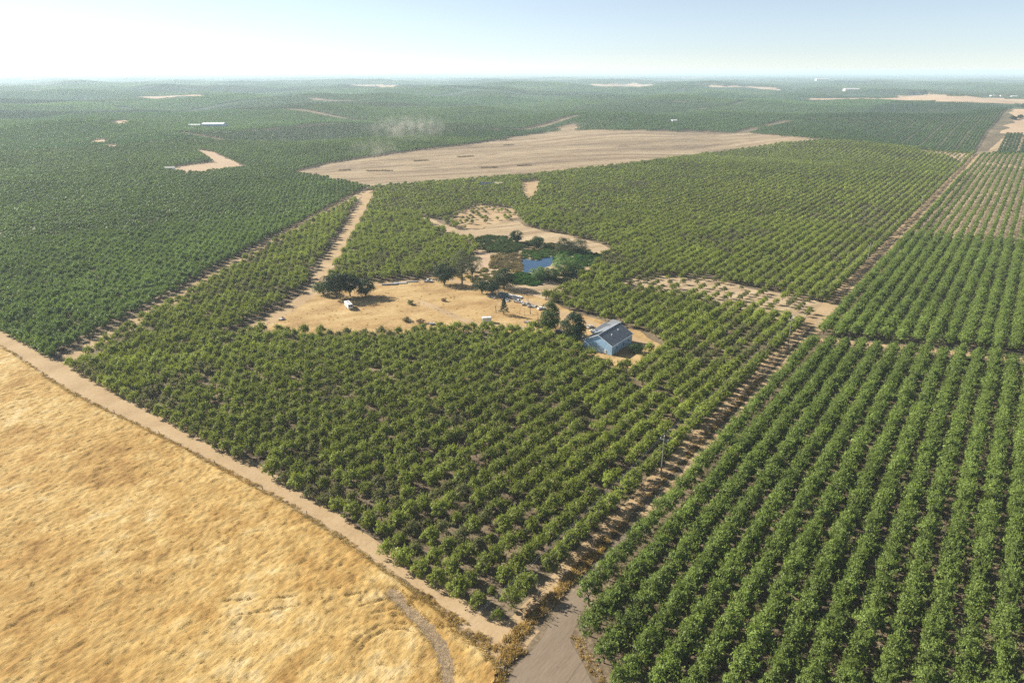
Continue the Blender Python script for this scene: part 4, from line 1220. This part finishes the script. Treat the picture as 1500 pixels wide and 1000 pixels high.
# junk round the yard
def pipe_stack(px_, py_, rz, L, n, label, mat='offwhite'):
    x, y = W(px_, py_)
    t = MB()
    for k in range(n):
        for j in range(3 - k // 6 if n > 6 else 2):
            t.tube([(-L / 2 + random.uniform(-.3, .3), k * .24 - n * .12, .2 + j * .2), (L / 2 + random.uniform(-.3, .3), k * .24 - n * .12 + random.uniform(-.1, .1), .2 + j * .2)], .11, 6)
    o = t.build('pipe_stack', M[mat]); o.location = (x, y, 0); o.rotation_euler = (0, 0, rz)
    tag(o, label, 'pipe stack')
pipe_stack(571, 417, .12, 9, 9, 'stack of pale pipes along the driveway, left one', 'grey_metal')
pipe_stack(586, 415, .1, 8, 10, 'stack of white pipes along the driveway, middle one', 'white')
pipe_stack(603, 413, .1, 7, 8, 'stack of pale pipes along the driveway, nearest the pickup')
pipe_stack(746, 436, -.5, 11, 9, 'long stack of grey pipes in the junk yard', 'grey_metal')
pipe_stack(754, 434, -.55, 10, 9, 'stack of white pipes at the back of the junk yard', 'white')


def junk(px_, py_, sz, label, seed, mats=('grey_metal', 'offwhite', 'rusty', 'teal')):
    r = random.Random(seed); x, y = W(px_, py_)
    t = empty('scrap_heap', (x, y, 0), r.uniform(0, 6), label, 'scrap heap')
    for m, nm in zip(mats, ('sheet_metal', 'boards', 'scrap_iron', 'drum')):
        b = MB()
        for k in range(5):
            cx, cy = r.uniform(-sz, sz), r.uniform(-sz, sz) * .6
            if nm == 'drum': b.tube([(cx, cy, 0), (cx, cy, .85)], .3, 10)
            else: b.box(cx, cy, r.uniform(.15, .7), r.uniform(.8, 2.4), r.uniform(.3, 1.3), r.uniform(.05, .5), r.uniform(0, 3), 0, (r.uniform(-.3, .3), r.uniform(-.3, .3)))
        b.build(nm, M[m], t)
for k, (a, b, s_, lab) in enumerate([(722, 436, 2.0, 'scrap heap at the foot of the small dark trees'), (741, 440, 2.4, 'scrap heap behind the small pine'), (769, 446, 2.2, 'scrap heap right of the junk-yard pickup'), (780, 449, 2.2, 'scrap heap beside the driveway, near the white car'),
                                    (772, 473, 1.2, 'small white scrap heap in the shadow on the yard'), (845, 488, 2.0, 'scrap heap between the big tree and the barn'), (853, 496, 2.2, 'scrap heap against the barn gable side'), (697, 419, 2.0, 'pale scrap heap under the eucalyptus trees'),
                                    (718, 434, 1.6, 'grey scrap heap left of the tall leafless tree'), (414, 468, 1.0, 'small dark scrap heap by the track into the yard'), (632, 475, 1.6, 'low dark scrap heap on the lower yard'), (870, 486, 2.0, 'scrap heap beside the low shed')]):
    junk(a, b, s_, lab, 40 + k)

# tractor raking the cleared field and its dust
def tractor(px_, py_, rz):
    x, y = W(px_, py_)
    t = empty('tractor', (x, y, float(hgt(x, y)) + .1), rz, 'dark red tractor raising dust on the cleared field', 'tractor')
    b = MB(); b.box(1.3, 0, 1.35, 2.6, 1.1, 1.0, 0, .12); b.box(-.5, 0, 1.1, 1.8, 1.4, .6, 0, .08); b.build('body', M['red_paint'], t)
    c = MB(); c.prism([(-1.3, 1.4), (.3, 1.4), (.15, 2.9), (-1.2, 2.9)], -.75, .75, 'y'); cab = c.build('cab', M['glass'], t)
    r = MB(); r.box(-.5, 0, 2.97, 1.9, 1.75, .14, 0, .04); r.build('roof', M['red_paint'], cab)
    e = MB(); e.tube([(1.6, .3, 1.8), (1.6, .3, 2.9)], .06); e.build('exhaust', M['grey_metal'], t)
    for sy in (-1, 1):
        wheel(t, -.7, sy * 1.0, .95, .5); wheel(t, 1.9, sy * .85, .55, .35)
    k = MB(); k.box(-3.2, 0, .9, 1.6, 4.5, .9, 0, .1); k.tube([(-1.4, 0, .7), (-2.6, 0, .7)], .09); k.build('rake', M['rusty'], t)
tractor(463, 257, math.radians(195))


def dust():
    t = NT('dust'); t.t.nodes.remove(t.out); t.out = t.t.nodes.new('ShaderNodeOutputMaterial')
    tc = t.n('ShaderNodeTexCoord')
    nz = t.noise(t.pos(), 0.07, 5, .6, .5)
    ln = t.n('ShaderNodeVectorMath', {'operation': 'LENGTH'}, i0=tc.outputs['Object'])
    fall = t.n('ShaderNodeMapRange', i0=ln.outputs['Value'], i1=1.0, i2=0.1, i3=0.0, i4=1.0)
    dn = t.math('MULTIPLY', t.math('MULTIPLY', t.ramp(nz, [(.44, 0.0), (.66, 1.0)]), fall.outputs[0]), .022)
    v = t.n('ShaderNodeVolumePrincipled', Color=(.80, .74, .66), Density=dn)
    t.t.links.new(v.outputs[0], t.out.inputs['Volume'])
    return t.m
M['dust'] = dust()
dm = None
bm_ = bmesh.new(); bmesh.ops.create_icosphere(bm_, subdivisions=3, radius=1); dm = bpy.data.meshes.new('dust'); bm_.to_mesh(dm); bm_.free(); dm.materials.append(M['dust'])
for a, b, sx, sy, sz, zz, lab in ((492, 249, 42, 10, 6, 3, 'low pale dust trailing right behind the tractor'), (548, 232, 46, 20, 16, 15, 'puff of dust drifting over the orchard edge'), (600, 210, 85, 34, 24, 26, 'thin high dust cloud drifting over the far orchard')):
    x, y = W(a, b)
    o = link('dust', dm); o.location = (x, y, float(hgt(x, y)) + zz); o.scale = (sx, sy, sz); o.rotation_euler = (0, 0, .25)
    tag(o, lab, 'dust', kind='stuff')

# ------------------------------------------------------------------ fence, poles, wires
fence_w = Wp(FENCE)
fence = empty('wire_fence', (*fence_w[5], 0), 0, 'old wire fence with wooden posts between the golden field and the track', 'fence')
ox, oy = fence_w[5]
posts = [p for p in fence_w[1:9]] + [fence_w[12], fence_w[13]]
def add_post(p, h, r):
    m = MB(); a = random.uniform(-.05, .05)
    m.tube([(p[0] - ox, p[1] - oy, -.3), (p[0] - ox + a * h * .5, p[1] - oy, h * .5), (p[0] - ox + a * h, p[1] - oy + a, h)], [r, r * .95, r * .85], 7)
    m.build('post', M['pole_wood'], fence)
for p in posts: add_post(p, 1.75, .13)
pl = []
for a, b in zip(fence_w[:-1], fence_w[1:]):
    L = math.hypot(b[0] - a[0], b[1] - a[1]); k = max(1, round(L / 7))
    for i in range(k):
        p = (a[0] + (b[0] - a[0]) * i / k, a[1] + (b[1] - a[1]) * i / k); pl.append(p)
        if i: add_post(p, 1.35, .05)
pl.append(fence_w[-1])
for z in (.5, .85, 1.2):
    m = MB(); m.tube([(p[0] - ox, p[1] - oy, z + random.uniform(-.03, .03)) for p in pl], .006, 3); m.build('wire', M['rusty'], fence)
cpost = MB(); cp = W(738, 984); cpost.tube([(0, 0, -.2), (.03, 0, 1.7)], [.15, .12], 8); cpost.tube([(0, 0, 1.35), (-2.3, 1.1, .1)], .06, 6)
o = cpost.build('corner_post', M['pole_wood']); o.location = (*cp, 0)
tag(o, 'braced corner post casting a long shadow at the road mouth', 'fence post')

POLE_H = 14.0
pole_s = [-52, 84, 222, 400, 640, 900, 1260]
tops = []
pole_lab = [None, 'nearest grey power pole beside the road with white insulators', 'second grey power pole along the road, beside the bare sandy strip', 'third grey power pole along the road', 'fourth power pole along the road, small and far', 'fifth power pole along the road, tiny in the distance', 'farthest power pole on the crest at the end of the road']
for s_, lab in zip(pole_s, pole_lab):
    x, y = SQ(s_, -1.5); z = float(hgt(x, y))
    t = empty('power_pole', (x, y, z), RANG, lab or 'grey power pole behind the near corner', 'power pole', 'power poles along the road')
    m = MB(); m.tube([(0, 0, -.5), (0, 0, POLE_H * .5), (0, 0, POLE_H)], [.24, .2, .15], 8); m.build('pole', M['pole_wood'], t)
    m = MB(); m.box(0.2, 0, POLE_H - 1.3, .14, 2.8, .2); m.tube([(0.2, -.8, POLE_H - 1.35), (0, 0, POLE_H - 2.2)], .03); m.tube([(0.2, .8, POLE_H - 1.35), (0, 0, POLE_H - 2.2)], .03); m.build('crossarm', M['grey_metal'], t)
    for yy, zz in ((-1.25, POLE_H - 1.2), (1.25, POLE_H - 1.2), (0, POLE_H)):
        m = MB(); m.tube([(0.2 if yy else 0, yy, zz), (0.2 if yy else 0, yy, zz + .22), (0.2 if yy else 0, yy, zz + .5)], [.09, .16, .06], 8); m.build('insulator', M['ceramic'], t)
    tops.append([(x + RD[0] * .2 * (yy != 0) - yy * RD[1], y + RD[1] * .2 * (yy != 0) + yy * RD[0], z + zz + .5) for yy, zz in ((-1.25, POLE_H - 1.2), (1.25, POLE_H - 1.2), (0, POLE_H))])
for k, lab in enumerate(('thin overhead cable on the right side of the poles', 'thin overhead cable on the left side of the poles', 'thin overhead cable over the tops of the poles')):
    m = MB(); pts_ = []
    for a, b in zip(tops[:-1], tops[1:]):
        for i in range(14):
            u = i / 14; p = [a[k][j] * (1 - u) + b[k][j] * u for j in range(3)]; p[2] -= 4 * u * (1 - u) * 1.8; pts_.append(p)
    pts_.append(tops[-1][k])
    tag(m.tube(pts_, .02, 4).build('power_cable', M['cable']), lab, 'power cable', 'power cables along the road')

# ------------------------------------------------------------------ air, sky, sun, camera
t = NT('haze'); v = t.n('ShaderNodeVolumePrincipled', Color=(.70, .87, 1.0), Density=0.88e-4, Anisotropy=.15)
t.t.links.new(v.outputs[0], t.out.inputs['Volume'])
zmin = -60.0
b = MB(); b.box(0, 0, (zmin + 132) / 2, 92000, 92000, 132 - zmin)
tag(b.build('haze', t.m), 'pale haze thickening towards the horizon', 'haze', kind='stuff')

SUN_AZ, SUN_EL = math.radians(-65.0), math.radians(30.0)       # from +Y, clockwise
w = bpy.data.worlds.new('World'); scene.world = w; w.use_nodes = True
wt = w.node_tree; wt.nodes.clear()
sky = wt.nodes.new('ShaderNodeTexSky'); sky.sky_type = 'NISHITA'; sky.sun_disc = False
sky.sun_elevation = SUN_EL; sky.sun_rotation = SUN_AZ; sky.altitude = 3000; sky.air_density = 1.0; sky.dust_density = 0.0; sky.ozone_density = 3.0
bg = wt.nodes.new('ShaderNodeBackground'); bg.inputs['Strength'].default_value = 0.047
wo = wt.nodes.new('ShaderNodeOutputWorld')
hs = wt.nodes.new('ShaderNodeHueSaturation'); hs.inputs['Saturation'].default_value = 0.60; hs.inputs['Hue'].default_value = 0.495
wt.links.new(sky.outputs[0], hs.inputs['Color']); wt.links.new(hs.outputs[0], bg.inputs['Color']); wt.links.new(bg.outputs[0], wo.inputs['Surface'])
sl = bpy.data.lights.new('sun', 'SUN'); sl.energy = 4.2; sl.angle = math.radians(.55); sl.color = (1, .93, .82)
so = bpy.data.objects.new('sun', sl); C.objects.link(so)
sd = Vector((math.sin(SUN_AZ) * math.cos(SUN_EL), math.cos(SUN_AZ) * math.cos(SUN_EL), math.sin(SUN_EL)))
so.rotation_euler = sd.to_track_quat('Z', 'Y').to_euler(); so.location = (0, 0, 300)

cam = bpy.data.cameras.new('camera'); cam.lens = 24; cam.sensor_width = 36; cam.clip_end = 100000; cam.clip_start = .5
co = bpy.data.objects.new('camera', cam); C.objects.link(co)
co.location = (0, 0, H); co.rotation_euler = (math.radians(90) - PITCH, 0, 0)
scene.camera = co

scene.render.engine = 'CYCLES'
cy = scene.cycles
cy.use_denoising = False; cy.use_adaptive_sampling = False
cy.max_bounces = 6; cy.diffuse_bounces = 3; cy.glossy_bounces = 2; cy.transmission_bounces = 3; cy.volume_bounces = 3; cy.transparent_max_bounces = 8
cy.volume_step_rate = 1.0; cy.volume_max_steps = 128
cy.caustics_reflective = False; cy.caustics_refractive = False
scene.view_settings.view_transform = 'Standard'; scene.view_settings.look = 'None'
scene.view_settings.exposure = 1.58; scene.view_settings.gamma = 1
